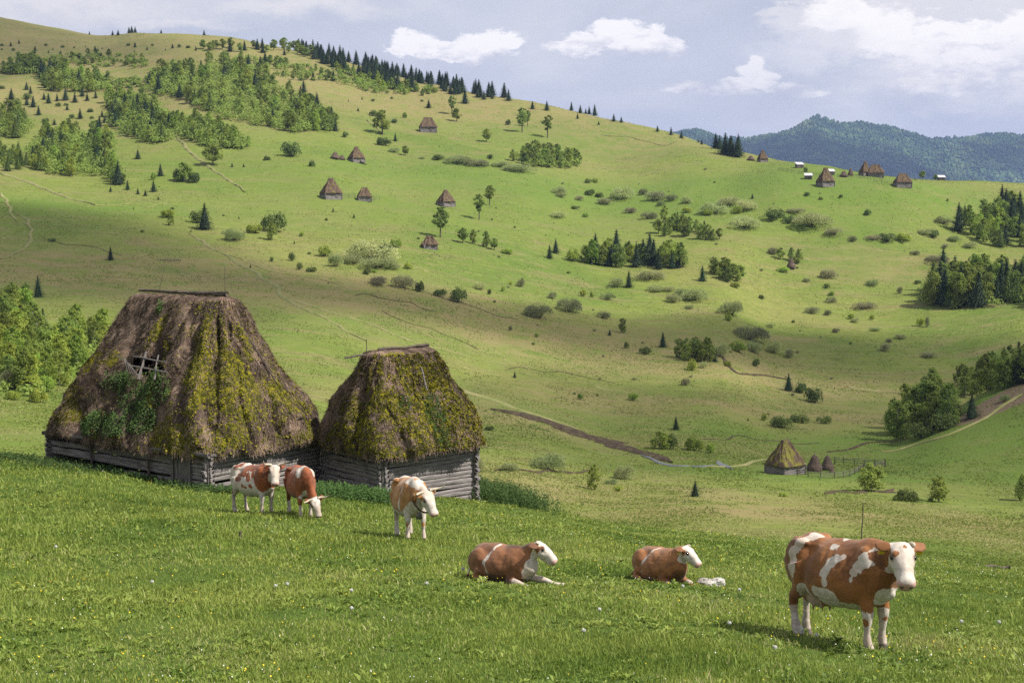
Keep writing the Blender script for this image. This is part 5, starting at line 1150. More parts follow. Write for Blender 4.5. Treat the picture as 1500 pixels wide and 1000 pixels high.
# ------------------------------------------------------------------ clouds overhead (they shade parts of the land)
t = mat('cloud_vapour'); nz = t.noise(t.pos(), 0.02, 5, 0.65)
op = t.math('MULTIPLY', t.attr('thick'), t.maprange(nz, 0.25, 0.6, 0.75, 1.0), clamp=True)
d = t.bsdf((0.9, 0.9, 0.92), 1.0, spec=0.0); tr = t.n('ShaderNodeBsdfTransparent')
mx = t.n('ShaderNodeMixShader', inp={0: op}); t.t.links.new(tr.outputs[0], mx.inputs[1]); t.t.links.new(d, mx.inputs[2])
M_CLOUD = t.out(mx.outputs[0])
def overhead_cloud(poly, height, amt, soft, label, cell=9.0, wob=1.0, seed=0):
    P = []
    for px, py in poly:
        if isinstance(px, tuple): p = px
        else: p = at(px, py)
        k = (height - p[2]) / SUNV.z; P.append((p[0] + SUNV.x*k, p[1] + SUNV.y*k))
    P = np.array(P); lo = P.min(0) - soft*1.5; hi = P.max(0) + soft*1.5
    nx = max(12, int((hi[0]-lo[0])/cell)); ny = max(12, int((hi[1]-lo[1])/cell))
    X, Y = np.meshgrid(np.linspace(lo[0], hi[0], nx), np.linspace(lo[1], hi[1], ny), indexing='ij')
    ins = np.zeros(X.shape, bool); dist = np.full(X.shape, 1e9)
    for i in range(len(P)):
        a, b = P[i-1], P[i]
        c = ((a[1] > Y) != (b[1] > Y)) & (X < (b[0]-a[0])*(Y-a[1])/(b[1]-a[1]+1e-12)+a[0]); ins ^= c
        ab = b-a; tq = np.clip(((X-a[0])*ab[0] + (Y-a[1])*ab[1])/(ab@ab+1e-9), 0, 1); dist = np.minimum(dist, np.hypot(X-a[0]-tq*ab[0], Y-a[1]-tq*ab[1]))
    sd = np.where(ins, dist, -dist) + wob*soft*0.9*fbm(X/(soft*3), Y/(soft*3), 4, seed)
    q = np.clip((sd + soft*0.5)/soft, 0, 1); q = q*q*(3-2*q)
    th = soft*1.2*np.sqrt(q)
    top = np.stack([X, Y, height + th*(1+0.5*fbm(X/soft, Y/soft, 4, seed+3))], -1); bot = np.stack([X, Y, height - 0.15*th + 0*X], -1)
    V = np.concatenate([top.reshape(-1, 3), bot.reshape(-1, 3)]); n = X.size
    F = grid_faces(nx, ny); keep = q.reshape(-1)[F].max(1) > 0; F = F[keep]
    F = np.concatenate([F, F[:, ::-1] + n])
    a1 = 1 - math.sqrt(1-amt); tk = np.r_[(q*a1).ravel(), (q*a1).ravel()]
    o = link('cloud', mesh_np('cloud', V, F, [M_CLOUD], True, {'thick': tk})); tag(o, label, 'cloud', kind='stuff')
overhead_cloud([(-260,300),(60,316),(150,328),(250,344),(330,362),(430,384),(520,402),(620,420),(720,440),(820,452),(950,472),(1080,474),(1200,492),(1350,500),(1500,512),(1750,520),(1750,570),(1450,560),(1280,552),(1130,548),(1000,534),(900,520),(780,500),(660,482),(560,470),(500,462),(430,470),(330,480),(200,470),(150,440),(0,436),(-260,440)], 760, 0.78, 34, 'long bank of cloud drifting above the middle meadow', seed=3)
overhead_cloud([(860,562),(960,560),(1080,586),(1200,600),(1320,560),(1500,540),(1700,520),(1700,735),(1500,728),(1350,705),(1200,690),(1080,700),(960,700),(860,690),(800,640)], 720, 0.55, 26, 'small loose cloud above the stream flats', 7, seed=9)
overhead_cloud([(-400,20),(0,24),(150,56),(280,58),(330,76),(280,100),(150,92),(0,120),(-400,150)], 900, 0.6, 50, 'thin cloud above the bare hilltop', 12, seed=12)
overhead_cloud([((-70,-8,-2),0),((70,-8,-2),0),((75,60,-9),0),((30,78,-12),0),((-10,72,-12),0),((-60,74,-12),0),((-90,40,-8),0)], 700, 0.10, 14, 'thin patch of cloud above the near pasture', 5, 0.8, seed=15)
_d = MTN[:, 1]*CP - MTN[:, 2]*SP; _u = CX + FPX*MTN[:, 0]/_d; _v = CY - FPX*(MTN[:, 1]*SP + MTN[:, 2]*CP)/_d
def mtn(pts): return [(tuple(MTN[int(np.argmin((_u-a)**2 + (_v-b)**2))]), 0) for a, b in pts]
overhead_cloud(mtn([(700,262),(900,240),(1000,222),(1060,214),(1110,206),(1150,200),(1185,198),(1215,206),(1255,213),(1290,222),(1330,232),(1365,243),(1395,256),(1420,285),(1420,330),(700,330)]), 2700, 0.9, 110, 'dark based cloud above the far mountains', 60, seed=21)
overhead_cloud(mtn([(1405,216),(1440,210),(1500,214),(1580,210),(1650,230),(1650,262),(1500,262),(1440,240)]), 2700, 0.75, 110, 'small cloud beyond the far mountains', 60, seed=25)

# ------------------------------------------------------------------ near grass: blades, broad leaves, flowers
t = mat('grass_blades'); P = t.pos(); tn = t.attr('tint'); nz = t.noise(P, 0.35, 5, 0.65)
c = t.ramp(tn, [(0.0, (0.068, 0.118, 0.019)), (0.40, (0.145, 0.220, 0.032)), (0.80, (0.27, 0.335, 0.062)), (1.0, (0.45, 0.41, 0.20))])
c = t.mix(t.maprange(nz, 0.38, 0.62, 0, 0.45), c, (0.32, 0.36, 0.075))
d = t.bsdf(c, 0.6, spec=0.25); trn = t.n('ShaderNodeBsdfTranslucent'); t.t.links.new(c, trn.inputs[0])
mx = t.n('ShaderNodeMixShader', inp={0: 0.35}); t.t.links.new(d, mx.inputs[1]); t.t.links.new(trn.outputs[0], mx.inputs[2]); M_BLADE = t.out(mx.outputs[0])
def fan_points(rng, n, r0, r1, half=0.40, power=0.0):
    u = rng.random(n); r = r0*(r1/r0)**u if power == 0 else (r0**power + u*(r1**power - r0**power))**(1/power)
    a = rng.uniform(-half, half, n); x = r*np.sin(a); y = r*np.cos(a); return x, y, r
def grass(n, seed=1):
    rng = np.random.default_rng(seed)
    x, y, r = fan_points(rng, n, 11.5, 74, 0.48, 0.35)
    dens = fbm(x/1.6, y/1.6, 3, 5); keep = rng.random(n) < 0.55 + 0.9*np.clip(dens+0.3, 0, 1); x, y, r, dens = x[keep], y[keep], r[keep], dens[keep]; n = len(x)
    z = H(x, y) - 0.01; h = (0.040 + 0.055*rng.random(n))*(1 + 0.55*np.clip(dens, -0.6, 1)) * (1 + (rng.random(n) < 0.04)*1.0)
    h *= np.clip(1 + 0.5*fbm(x/7, y/7, 2, 9), .6, 1.6)
    w = (0.0030 + 0.0040*rng.random(n))*(r/14)**0.75
    ang = rng.random(n)*2*PI; la = rng.random(n)*2*PI; lean = rng.uniform(.1, .75, n)*h
    wx, wy = np.cos(ang)*w, np.sin(ang)*w; lx, ly = np.cos(la)*lean, np.sin(la)*lean
    V = np.stack([np.stack([x-wx, y-wy, z], -1), np.stack([x+wx, y+wy, z], -1), np.stack([x+wx*.8+lx*.35, y+wy*.8+ly*.35, z+h*.6], -1), np.stack([x-wx*.8+lx*.35, y-wy*.8+ly*.35, z+h*.6], -1), np.stack([x+lx, y+ly, z+h], -1)], 1)
    b = np.arange(n)[:, None]*5
    me = bpy.data.meshes.new('grass')
    vv = V.reshape(-1, 3).astype(np.float32); q = (b + [0, 1, 2, 3]).astype(np.int32); tr_ = (b + [3, 2, 4]).astype(np.int32)
    loops = np.concatenate([q.ravel(), tr_.ravel()]); ls = np.concatenate([np.arange(n)*4, n*4 + np.arange(n)*3]); lt = np.concatenate([np.full(n, 4), np.full(n, 3)])
    me.vertices.add(len(vv)); me.vertices.foreach_set('co', vv.ravel()); me.loops.add(len(loops)); me.loops.foreach_set('vertex_index', loops.astype(np.int32))
    me.polygons.add(2*n); me.polygons.foreach_set('loop_start', ls.astype(np.int32)); me.polygons.foreach_set('loop_total', lt.astype(np.int32)); me.materials.append(M_BLADE); me.update(calc_edges=True)
    patch = np.clip(0.45 + 0.55*fbm(x/2.4, y/2.4, 3, 17), 0, 0.9)
    tint = np.clip(patch*.8 + .22*fbm(x/9, y/9, 2, 19) + .08 + rng.normal(size=n)*0.16 + (rng.random(n) < 0.05)*0.5, 0, 1)
    a_ = me.attributes.new('tint', 'FLOAT', 'POINT'); a_.data.foreach_set('value', np.repeat(tint, 5).astype(np.float32))
    o = link('grass', me); tag(o, 'short green pasture grass on the near slope', 'grass', kind='stuff')
grass(870000)
def broad_leaves(n, seed=2):
    """rosettes of dock, plantain and dandelion leaves"""
    rng = np.random.default_rng(seed); x, y, r = fan_points(rng, n, 12, 60, 0.41, 0.5)
    keep = fbm(x/2.6, y/2.6, 2, 33) + rng.normal(size=n)*.25 > 0.12; x, y, r = x[keep], y[keep], r[keep]; n = len(x); z = H(x, y)
    k = 7; X = np.repeat(x, k); Y = np.repeat(y, k); Z = np.repeat(z, k); m = len(X); sz = np.repeat(rng.uniform(.5, 1.5, n), k)*np.repeat((r/14)**.35, k)
    a = rng.random(m)*2*PI; L = 0.062*sz*rng.uniform(.6, 1.2, m); w = L*0.2; up = L*rng.uniform(.35, 1.0, m)
    dx, dy = np.cos(a), np.sin(a); sx, sy = -dy*w, dx*w
    V = np.stack([np.stack([X, Y, Z], -1), np.stack([X+dx*L*.55+sx, Y+dy*L*.55+sy, Z+up*.75], -1), np.stack([X+dx*L, Y+dy*L, Z+up*.85], -1), np.stack([X+dx*L*.55-sx, Y+dy*L*.55-sy, Z+up*.75], -1)], 1)
    tint = np.repeat(np.clip(rng.uniform(.05, .75, n), 0, 1), k*4)
    o = link('meadow_herbs', mesh_np('meadow_herbs', V.reshape(-1, 3), np.arange(4*m).reshape(-1, 4), [M_BLADE], False, {'tint': tint})); tag(o, 'low leafy herbs growing among the near grass', 'herbs', kind='stuff')
broad_leaves(19000)
M_PETAL = simple_mat('white_petal', (0.75, 0.74, 0.68), 0.7, 0.1); M_YEL = simple_mat('yellow_petal', (0.70, 0.52, 0.03), 0.6, 0.15); M_FLUFF = simple_mat('seed_fluff', (0.62, 0.62, 0.58), 0.9, 0.12); M_STEM = simple_mat('flower_stem', (0.10, 0.14, 0.04), 0.7, 0.2)
def flowers(n, m, seed, name, label, size):
    rng = np.random.default_rng(seed); x, y, r = fan_points(rng, n, 12.5, 66, 0.40, 0.8)
    keep = fbm(x/4, y/4, 2, seed) + rng.normal(size=n)*.3 > 0.05; x, y, r = x[keep], y[keep], r[keep]; n = len(x); z = H(x, y) + rng.uniform(.05, .15, n)
    C = np.stack([x, y, z], -1); s = size*rng.uniform(.6, 1.2, n)*(r/14)**.35
    V1, F1 = quads(C, s, np.tile([0, -.5, .9], (n, 1)), rng, 1.0); V2, F2 = quads(C + [0, 0, .003], s*.9, np.tile([.3, -.6, .6], (n, 1)), rng, 1.0)
    V, F = join([(V1, F1), (V2, F2)]); o = link(name, mesh_np(name, V, F, [m])); tag(o, label, 'flowers', kind='stuff')
flowers(2000, M_PETAL, 41, 'white_wildflowers', 'tiny white flowers sprinkled through the near grass', 0.0085)
flowers(2200, M_YEL, 42, 'yellow_wildflowers', 'tiny yellow flowers sprinkled through the near grass', 0.011)
# dandelion clocks: countable ones, each a stem and a ball of seed fluff
def dandelion_parts():
    rng = np.random.default_rng(4); d = rng.normal(size=(420, 3)); d /= np.linalg.norm(d, axis=1)[:, None]
    V, F = quads(d*0.030*rng.uniform(.85, 1.05, 420)[:, None] + [0, 0, .2], 0.006, d, rng); V2, F2 = bar((0, 0, -.02), (0.004, 0, .19), .0035, .003, 5, .001, 3)
    Vb, Fb = tube([(0, 0, .185), (0, 0, .193), (0, 0, .207), (0, 0, .215)], [.003, .016, .016, .003], 8); V, F = join([(V, F), (Vb, Fb)])
    return mesh_np('seed_head', V, F, [M_FLUFF]), mesh_any('stem', V2, F2, M_STEM)
DH, DS = dandelion_parts()
for i, (px, py, lab) in enumerate([(82,813,'dandelion clock alone on the left side of the near grass'),(404,872,'dandelion clock below the grazing cow'),(421,869,'smaller dandelion clock just right of the one below the grazing cow'),(625,868,'dandelion clock below and left of the first lying cow'),(855,940,'dandelion clock low in the middle of the near grass'),(878,908,'thin dandelion clock standing tall right of the middle'),
      (1196,946,'big white dandelion clock under the belly of the large cow'),(1175,938,'faint dandelion clock left of the big white one'),(1135,965,'dandelion clock left of the large cow near the bottom'),(1068,928,'dandelion clock midway between the rock and the large cow'),(1408,925,'dandelion clock right of the large cow'),(515,879,'dandelion clock near the middle bottom left of centre'),(515,906,'dandelion clock at the lower edge below the brown lying cow'),(223,866,'dandelion clock in the left grass'),(1463,925,'dandelion clock at the far right of the near grass'),(678,846,'dandelion clock beside the rump of the first lying cow'),(1000,872,'dandelion clock just in front of the second lying cow'),(1083,877,'dandelion clock just right of the pale rock')]):
    x, y, z = at(px, py); o = empty('dandelion', (x, y, z), i, lab, 'dandelion', 'dandelion clocks'); s = 0.8*(y/16)**.3; o.scale = (s, s, s*.9); link('seed_head', DH, o); link('stem', DS, o)

# ------------------------------------------------------------------ rough tufts over the farther meadows
t = mat('rough_tufts'); tn = t.attr('tint'); c = t.ramp(tn, [(0.0, (0.070, 0.100, 0.022)), (0.35, (0.125, 0.170, 0.033)), (0.65, (0.20, 0.230, 0.055)), (1.0, (0.38, 0.34, 0.17))])
d = t.bsdf(c, 0.9, spec=0.05); trn = t.n('ShaderNodeBsdfTranslucent'); t.t.links.new(c, trn.inputs[0]); mx = t.n('ShaderNodeMixShader', inp={0: 0.45}); t.t.links.new(d, mx.inputs[1]); t.t.links.new(trn.outputs[0], mx.inputs[2]); M_TUFT = t.out(mx.outputs[0])
def tussocks(n, seed=6):
    rng = np.random.default_rng(seed); x, y, r = fan_points(rng, n, 76, 1150, 0.40, -0.45)
    dens = fbm(x/14, y/22, 3, 55) + 0.6*fbm(x/3, y/4, 2, 56); keep = dens + rng.normal(size=n)*.3 > 0.0; x, y, r, dens = x[keep], y[keep], r[keep], dens[keep]; n = len(x)
    z = H(x, y); s = (0.055 + 0.10*rng.random(n))*(r/150)**0.62
    C = np.stack([x, y, z + s*.25], -1); N = np.stack([rng.normal(size=n)*.4+.25, rng.normal(size=n)*.4 - .25, np.full(n, 1.0)], -1)
    V, F = quads(C, s, N, rng, 0.55)
    tint = np.clip(0.42 + 0.5*fbm(x/9, y/14, 2, 60) + rng.normal(size=n)*0.22, 0, 1)
    o = link('meadow_tufts', mesh_np('meadow_tufts', V, F, [M_TUFT], False, {'tint': np.repeat(tint, 4)})); tag(o, 'rough grass tufts covering the valley and hillside pasture', 'grass', kind='stuff')
tussocks(800000)

# ------------------------------------------------------------------ nettles round the huts
def nettles(name, poly_pts, n, h, label, seed, rad=0.5):
    rng = np.random.default_rng(seed); P = np.array([at(px, py)[:2] for px, py in poly_pts]); i = rng.integers(0, len(P)-1, n); q = rng.random(n)[:, None]
    xy = P[i]*(1-q) + P[i+1]*q + rng.normal(size=(n, 2))*rad; z = H(xy[:, 0], xy[:, 1]); hh = h*.8*rng.uniform(.5, 1.15, n)*(0.75+0.5*np.clip(fbm(xy[:, 0]*1.3, xy[:, 1]*1.3, 2, seed)+.5, 0, 1))
    k = 16; X = np.repeat(xy, k, 0); f = np.tile(np.linspace(.12, 1, k), n); Z = np.repeat(z, k) + f*np.repeat(hh, k); a = rng.random(n*k)*2*PI; L = 0.06*(1.15-f*.6)
    C = np.stack([X[:, 0]+np.cos(a)*L, X[:, 1]+np.sin(a)*L, Z], -1); V, F = quads(C, 0.040*rng.uniform(.6, 1.3, n*k), np.stack([np.cos(a)*.5, np.sin(a)*.5 - .3, np.full(n*k, .8)], -1), rng, .55)
    o = link(name, mesh_np(name, V, F, [M_NETTLE])); tag(o, label, 'nettles', kind='stuff')
nettles('nettle_bed', [(640,720),(680,724),(720,732),(772,745)], 2300, .80, 'dense dark green nettle bed spreading right from the mossy hut', 3, .6)
nettles('nettle_bed', [(465,722),(520,733),(570,738)], 700, .45, 'nettles along the foot of the mossy hut', 4, .35)
nettles('weed_fringe', [(70,668),(120,682),(180,697),(250,712),(330,722),(345,720)], 500, .3, 'weeds along the foot of the big hut', 5, .3)
nettles('weed_fringe', [(0,672),(60,678),(110,690)], 500, .32, 'tall weeds on the brow left of the big hut', 6, .7)

# ------------------------------------------------------------------ pale rock, metal rod, dark log
def rock(px, py, w, h, seed, label):
    rng = np.random.default_rng(seed); x, y, z = at(px, py); s = y/FPX; bm = bmesh.new(); bmesh.ops.create_icosphere(bm, subdivisions=5, radius=1)
    co = np.array([v.co[:] for v in bm.verts]); n = vnoise3(co*1.6, seed)*0.28 + vnoise3(co*4, seed+2)*0.13 + vnoise3(co*10, seed+3)*0.05
    co = co*(1+n[:, None]); co[:, 0] *= w*s/2; co[:, 1] *= w*s*.3; co[:, 2] *= h*s*.62; co[:, 2] += co[:, 0]*0.12
    for v, c in zip(bm.verts, co): v.co = c
    me = bpy.data.meshes.new('rock'); bm.to_mesh(me); bm.free(); me.materials.append(M_ROCK); me.polygons.foreach_set('use_smooth', [True]*len(me.polygons))
    o = link('rock', me, None, (x, y, z + h*s*.2)); tag(o, label, 'rock')
t = mat('pale_rock'); P = t.obj(); n1 = t.noise(P, 5, 7, 0.75); n2 = t.noise(P, 17, 5, 0.7)
c = t.ramp(n1, [(0.38, (0.07, 0.055, 0.045)), (0.46, (0.32, 0.30, 0.26)), (0.6, (0.58, 0.56, 0.52))]); M_ROCK = t.out(t.bsdf(t.mix(t.maprange(n2, .52, .64, 0, .8), c, (0.10, 0.09, 0.07)), 0.9, bump=n2, bstr=.8, bdist=.03))
rock(1041, 858, 40, 15, 5, 'pale pitted rock in the grass right of the second lying cow')
x, y, z = at(1261, 818); V, F = bar((0, 0, -.3), (0.03, 0, 83*y/FPX), .022, .014, 6, .004, 3, 6); o = link('metal_rod', mesh_any('metal_rod', V, F, M_POLE), None, (x, y, z)); tag(o, 'thin metal rod stuck in the ground behind the large cow', 'rod')
x, y, z = at(1462, 833); V, F = bar((-.45, 0, .04), (.45, .1, .05), .09, .06, 9, .03, 4); o = link('rotten_log', mesh_any('rotten_log', V, F, M_POLE, True), None, (x, y, z)); tag(o, 'dark rotten log lying on the brow at the far right', 'log')
x, y, z = at(351, 790); V, F = bar((0, 0, -.1), (.02, 0, .17), .035, .03, 7, .005, 4); o = link('stake', mesh_any('stake', V, F, M_POLE), None, (x, y, z)); tag(o, 'short wooden stake in the grass in front of the standing horned cow', 'stake')
x, y, z = at(1340, 845)
# ------------------------------------------------------------------ cattle
def coat_mat(name, brown, dark):
    t = mat(name); P = t.obj(); n = t.noise(P, 13, 8, 0.75); n2 = t.noise(P, 2.2, 3, 0.5); fine = t.noise(t.mapping(P, (1, 1, .35)), 60, 4, 0.7)
    c = t.mix(t.maprange(n2, .38, .60), brown, dark); c = t.mix(t.maprange(t.noise(P, 5, 5, .7), .48, .66, 0, .45), c, tuple(min(1, q*1.45) for q in brown)); c = t.mix(t.maprange(fine, .45, .7, 0, .35), c, tuple(q*.6 for q in brown))
    wn = t.math('ADD', t.attr('white'), t.math('MULTIPLY', t.math('SUBTRACT', n, .5), 1.0))
    wc = t.mix(t.maprange(n, .3, .7), (0.62, 0.56, 0.49), (0.44, 0.38, 0.325)); wc = t.mix(t.maprange(n2, .42, .60, 0, .6), wc, (0.42, 0.32, 0.25)); wc = t.mix(t.maprange(fine, .5, .7, 0, .35), wc, (0.30, 0.25, 0.20)); wc = t.mix(t.math('MULTIPLY', t.attr('dirt'), t.maprange(n, .35, .6), clamp=True), wc, (0.22, 0.165, 0.12))
    c = t.mix(t.maprange(wn, .47, .55), c, wc)
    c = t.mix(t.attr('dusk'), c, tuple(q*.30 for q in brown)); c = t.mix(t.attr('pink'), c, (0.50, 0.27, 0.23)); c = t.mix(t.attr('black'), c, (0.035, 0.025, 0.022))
    return t.out(t.bsdf(c, 0.62, bump=fine, bstr=.35, bdist=.01, spec=.25, **{'Sheen Weight': .15}))
M_EYE = simple_mat('dark_eye', (0.012, 0.009, 0.008), 0.12, 0.1, 5, 0.6); M_HORN = simple_mat('pale_horn', (0.42, 0.36, 0.27), 0.5, 0.3, 12, .35); M_TAG = simple_mat('yellow_ear_tag', (0.75, 0.55, 0.03), 0.45, 0.08, 5, .4)
M_BELL = simple_mat('old_metal_bell', (0.10, 0.09, 0.075), 0.5, 0.3, 14, .5); M_STRAP = simple_mat('leather_strap', (0.06, 0.04, 0.03), 0.8, .3)

def loft(P, W, Hh, up=(0, 0, 1), k=20, egg=0.0, caps=True):
    """rings along P with half width W and half height Hh"""
    P = np.asarray(P, float); n = len(P); up = np.asarray(up, float); V = []; th = np.arange(k)*2*PI/k
    for i in range(n):
        d = P[min(i+1, n-1)] - P[max(i-1, 0)]; d /= np.linalg.norm(d)
        s = np.cross(up if abs(d @ up) < .97 else np.array([1, 0, 0.]), d); s /= np.linalg.norm(s); u = np.cross(d, s)
        ww = W[i]*np.cos(th)*(1 - egg*np.sin(th)); V.append(P[i] + ww[:, None]*s + (Hh[i]*np.sin(th))[:, None]*u)
    V = np.concatenate(V + [P[:1], P[-1:]]); F = grid_faces(n, k, wrap=True); a, b = n*k, n*k+1
    T = [[j, (j+1) % k, a] for j in range(k)] + [[(n-1)*k + (j+1) % k, (n-1)*k+j, b] for j in range(k)]
    return V, [list(map(int, f)) for f in F[:, ::-1]] + [t_[::1] for t_ in T]
def spline(P, vals, m):
    P = np.asarray(P, float); L = np.r_[0, np.cumsum(np.linalg.norm(np.diff(P, axis=0), axis=1))]; s = np.linspace(0, L[-1], m)
    Q = np.stack([pchip(L, P[:, i], s) for i in range(P.shape[1])], -1); return Q, [pchip(L, np.asarray(v, float), s) for v in vals]
def ell(c, r, k=18):
    n = 13; ph = np.linspace(-PI/2*.97, PI/2*.97, n); P = np.array([[c[0] + r[0]*math.sin(p), c[1], c[2]] for p in ph])
    return loft(P, [r[1]*math.cos(p) for p in ph], [r[2]*math.cos(p) for p in ph], k=k)

TORSO = [(-.88,1.27,1.05,.07),(-.83,1.335,.90,.18),(-.72,1.375,.76,.255),(-.58,1.385,.68,.285),(-.42,1.365,.58,.30),(-.25,1.345,.50,.35),(-.02,1.335,.455,.38),(.20,1.345,.465,.365),(.40,1.375,.52,.305),(.55,1.40,.60,.25),(.68,1.36,.62,.21),(.79,1.27,.67,.16),(.86,1.14,.76,.09)]
LYING = [(-.84,.52,.20,.10),(-.80,.62,.10,.24),(-.70,.72,.03,.34),(-.55,.775,.0,.39),(-.38,.79,-.02,.41),(-.18,.78,-.03,.42),(.04,.765,-.03,.41),(.24,.77,-.02,.37),(.42,.78,.0,.31),(.56,.765,.05,.26),(.68,.74,.10,.21),(.78,.65,.16,.15),(.84,.55,.26,.08)]
def cow(spec):
    px, py = spec['at']; x, y, z = at(px, py); hd = math.radians(spec['head_deg']); sc = spec.get('scale', 1.0)
    root = empty(spec.get('name', 'cow'), (x, y, z), hd, spec['label'], 'cow', 'grazing herd of red and white cattle'); root.scale = (sc, sc, sc)
    ch, sh = math.cos(hd), math.sin(hd)
    def gdz(lx, ly): return (h1(x + sc*(lx*ch - ly*sh), y + sc*(lx*sh + ly*ch)) - z)/sc
    lie = spec.get('lying', False); parts = []
    T_ = np.array(LYING if lie else TORSO); bend = spec.get('bend', 0)
    sx = np.linspace(T_[0, 0], T_[-1, 0], 34); zt = pchip(T_[:, 0], T_[:, 1], sx); zb = pchip(T_[:, 0], T_[:, 2], sx); hw = pchip(T_[:, 0], T_[:, 3], sx)*spec.get('girth', 1)
    tilt = (gdz(.5, 0) - gdz(-.6, 0))/1.1
    zoff = tilt*sx
    P = np.stack([sx, bend*(sx**2), (zt+zb)/2 + zoff], -1); parts.append(loft(P, hw, (zt-zb)/2, k=28, egg=0.16))
    if not lie:
        for s in (-1, 1):
            parts.append(ell((.50, s*.15, .98+tilt*.5), (.19, .115, .33))); parts.append(ell((-.60, s*.165, 1.0-tilt*.6), (.25, .14, .34))); parts.append(ell((-.53, s*.20, 1.265-tilt*.53), (.11, .075, .07)))
            fdx, rdx = spec.get('fore', {}).get(s, 0), spec.get('hind', {}).get(s, 0)
            for hind, dx in ((False, fdx), (True, rdx)):
                if hind: C = [(-.60,.185,1.0,.17),(-.54,.195,.80,.135),(-.62,.175,.62,.088),(-.735,.165,.50,.060),(-.745,.165,.42,.050),(-.725,.165,.24,.037),(-.715,.165,.13,.048),(-.685,.165,.065,.046),(-.66,.165,.0,.056)]
                else: C = [(.50,.16,1.0,.13),(.49,.17,.78,.105),(.52,.165,.58,.076),(.535,.16,.44,.068),(.535,.16,.37,.052),(.525,.16,.22,.038),(.53,.16,.12,.048),(.555,.16,.06,.046),(.575,.16,.0,.056)]
                C = np.array(C); g_ = gdz(C[-1, 0]+dx, s*C[-1, 1]); q = np.clip(1 - C[:, 2]/1.0, 0, 1)
                Pp = np.stack([C[:, 0] + dx*q**1.2, s*C[:, 1], C[:, 2] + (g_)*q + (tilt*C[0, 0])*(1-q) + 0.005], -1)
                Q, (r,) = spline(Pp, [C[:, 3]], 30); lt = 1.14 + .10*np.clip((.5-Q[:, 2])/.3, 0, 1); parts.append(loft(Q, r*0.92*lt, r*1.05*lt, up=(1, 0, 0), k=14))
        if spec.get('udder'): parts.append(ell((-.40, 0, .60-tilt*.4), (.25, .17, .19))); [parts.append(loft([(-.38+a, b, .47-tilt*.4), (-.38+a, b, .42-tilt*.4), (-.38+a, b, .36-tilt*.4)], [.022, .018, .012], [.022, .018, .012], up=(1, 0, 0), k=8)) for a in (-.07, .09) for b in (-.07, .07)]
        parts.append(ell((.64, 0, .74+tilt*.64), (.20, .085, .12)))
        tl = spec.get('tail', [(-.82,0,1.27),(-.90,0,1.17),(-.93,.01,.95),(-.91,.02,.72),(-.90,.02,.56),(-.90,.03,.44)])
        tl = [(a, b, c - tilt*.88*min(1, max(0, (c-.4)/.9))) for a, b, c in tl]
        Q, (r,) = spline(tl, [[.045,.035,.024,.022,.035,.012]], 22); parts.append(loft(Q, r, r, up=(1, 0, 0), k=10))
    else:
        for s in (-1, 1):
            parts.append(ell((-.50, s*.27, .36), (.33, .15, .30))); parts.append(ell((.42, s*.19, .38), (.20, .12, .27)))
            if True:
                hl = [(-.40, s*.34, .22), (-.50, s*.41, .07), (-.28, s*.44, .05), (-.10, s*.45, .035), (.02, s*.44, .025)]
                Q, (r,) = spline(hl, [[.13,.07,.05,.045,.045]], 22); parts.append(loft(Q, r, r, k=12))
            for fl in spec['forelegs'][s]:
                Q, (r,) = spline(fl, [np.interp(np.linspace(0, 1, len(fl)), [0, .3, .55, .8, 1], [.12, .085, .058, .044, .052])], 26); parts.append(loft(Q, r, r, k=12))
        Q, (r,) = spline([(-.80, 0, .50), (-.92, -.06, .30), (-.90, -.20, .10), (-.78, -.36, .04)], [[.045, .03, .025, .03]], 16); parts.append(loft(Q, r, r, up=(1, 0, 0), k=10))
    # neck and head
    hp = np.array(spec['poll'], float); fw = np.array(spec['face'], float); fw /= np.linalg.norm(fw); upv = np.array(spec.get('up', (0, 0, 1)), float); sd = np.cross(upv, fw); sd /= np.linalg.norm(sd); uh = np.cross(fw, sd)
    hs = spec.get('head_scale', 1.0)*1.06
    def hd_(f, s, u): return hp + hs*(fw*f + sd*s + uh*u)
    nb = np.array(spec['neck_base'], float) + np.array([0, 0, tilt*.6]); mid = nb*.5 + hd_(.04, 0, -.10)*.5 + np.array(spec.get('neck_mid', (0, 0, 0)))
    k_ = .2 if lie else .5; Q, (w_, h_) = spline([nb - (mid-nb)*k_ - np.array([0, 0, .20 if lie else .03]), nb, mid, hd_(.05, 0, -.09), hd_(.10, 0, -.08)], [[.11, .155, .125, .105, .08], [.14, .19 if lie else .26, .20, .145, .11]], 22)
    parts.append(loft(Q, w_, h_, up=spec.get('neck_up', (0, 0, 1)), k=20))
    if not spec.get('graze'): parts.append(loft(spline([nb + (0.08, 0, -.30), mid + (0, 0, -.22), hd_(.10, 0, -.17)], [[1, 1, 1]], 10)[0], [.03, .05, .055, .055, .055, .05, .05, .045, .04, .03], [.05, .09, .10, .10, .09, .08, .07, .06, .05, .04], up=spec.get('neck_up', (0, 0, 1)), k=12))
    HS = [(-.035,.055,.045,.010),(.0,.100,.085,.0),(.07,.122,.118,-.022),(.15,.118,.130,-.036),(.22,.106,.126,-.040),(.28,.092,.122,-.042),(.34,.078,.106,-.042),(.40,.082,.094,-.040),(.445,.083,.080,-.038),(.475,.055,.052,-.036)]
    HS = np.array(HS); s_ = np.linspace(HS[0, 0], HS[-1, 0], 24); P = np.array([hd_(a, 0, pchip(HS[:, 0], HS[:, 3], np.array([a]))[0]) for a in s_]); parts.append(loft(P, 1.09*hs*pchip(HS[:, 0], HS[:, 1], s_), hs*pchip(HS[:, 0], HS[:, 2], s_), up=uh, k=22, egg=-.10))
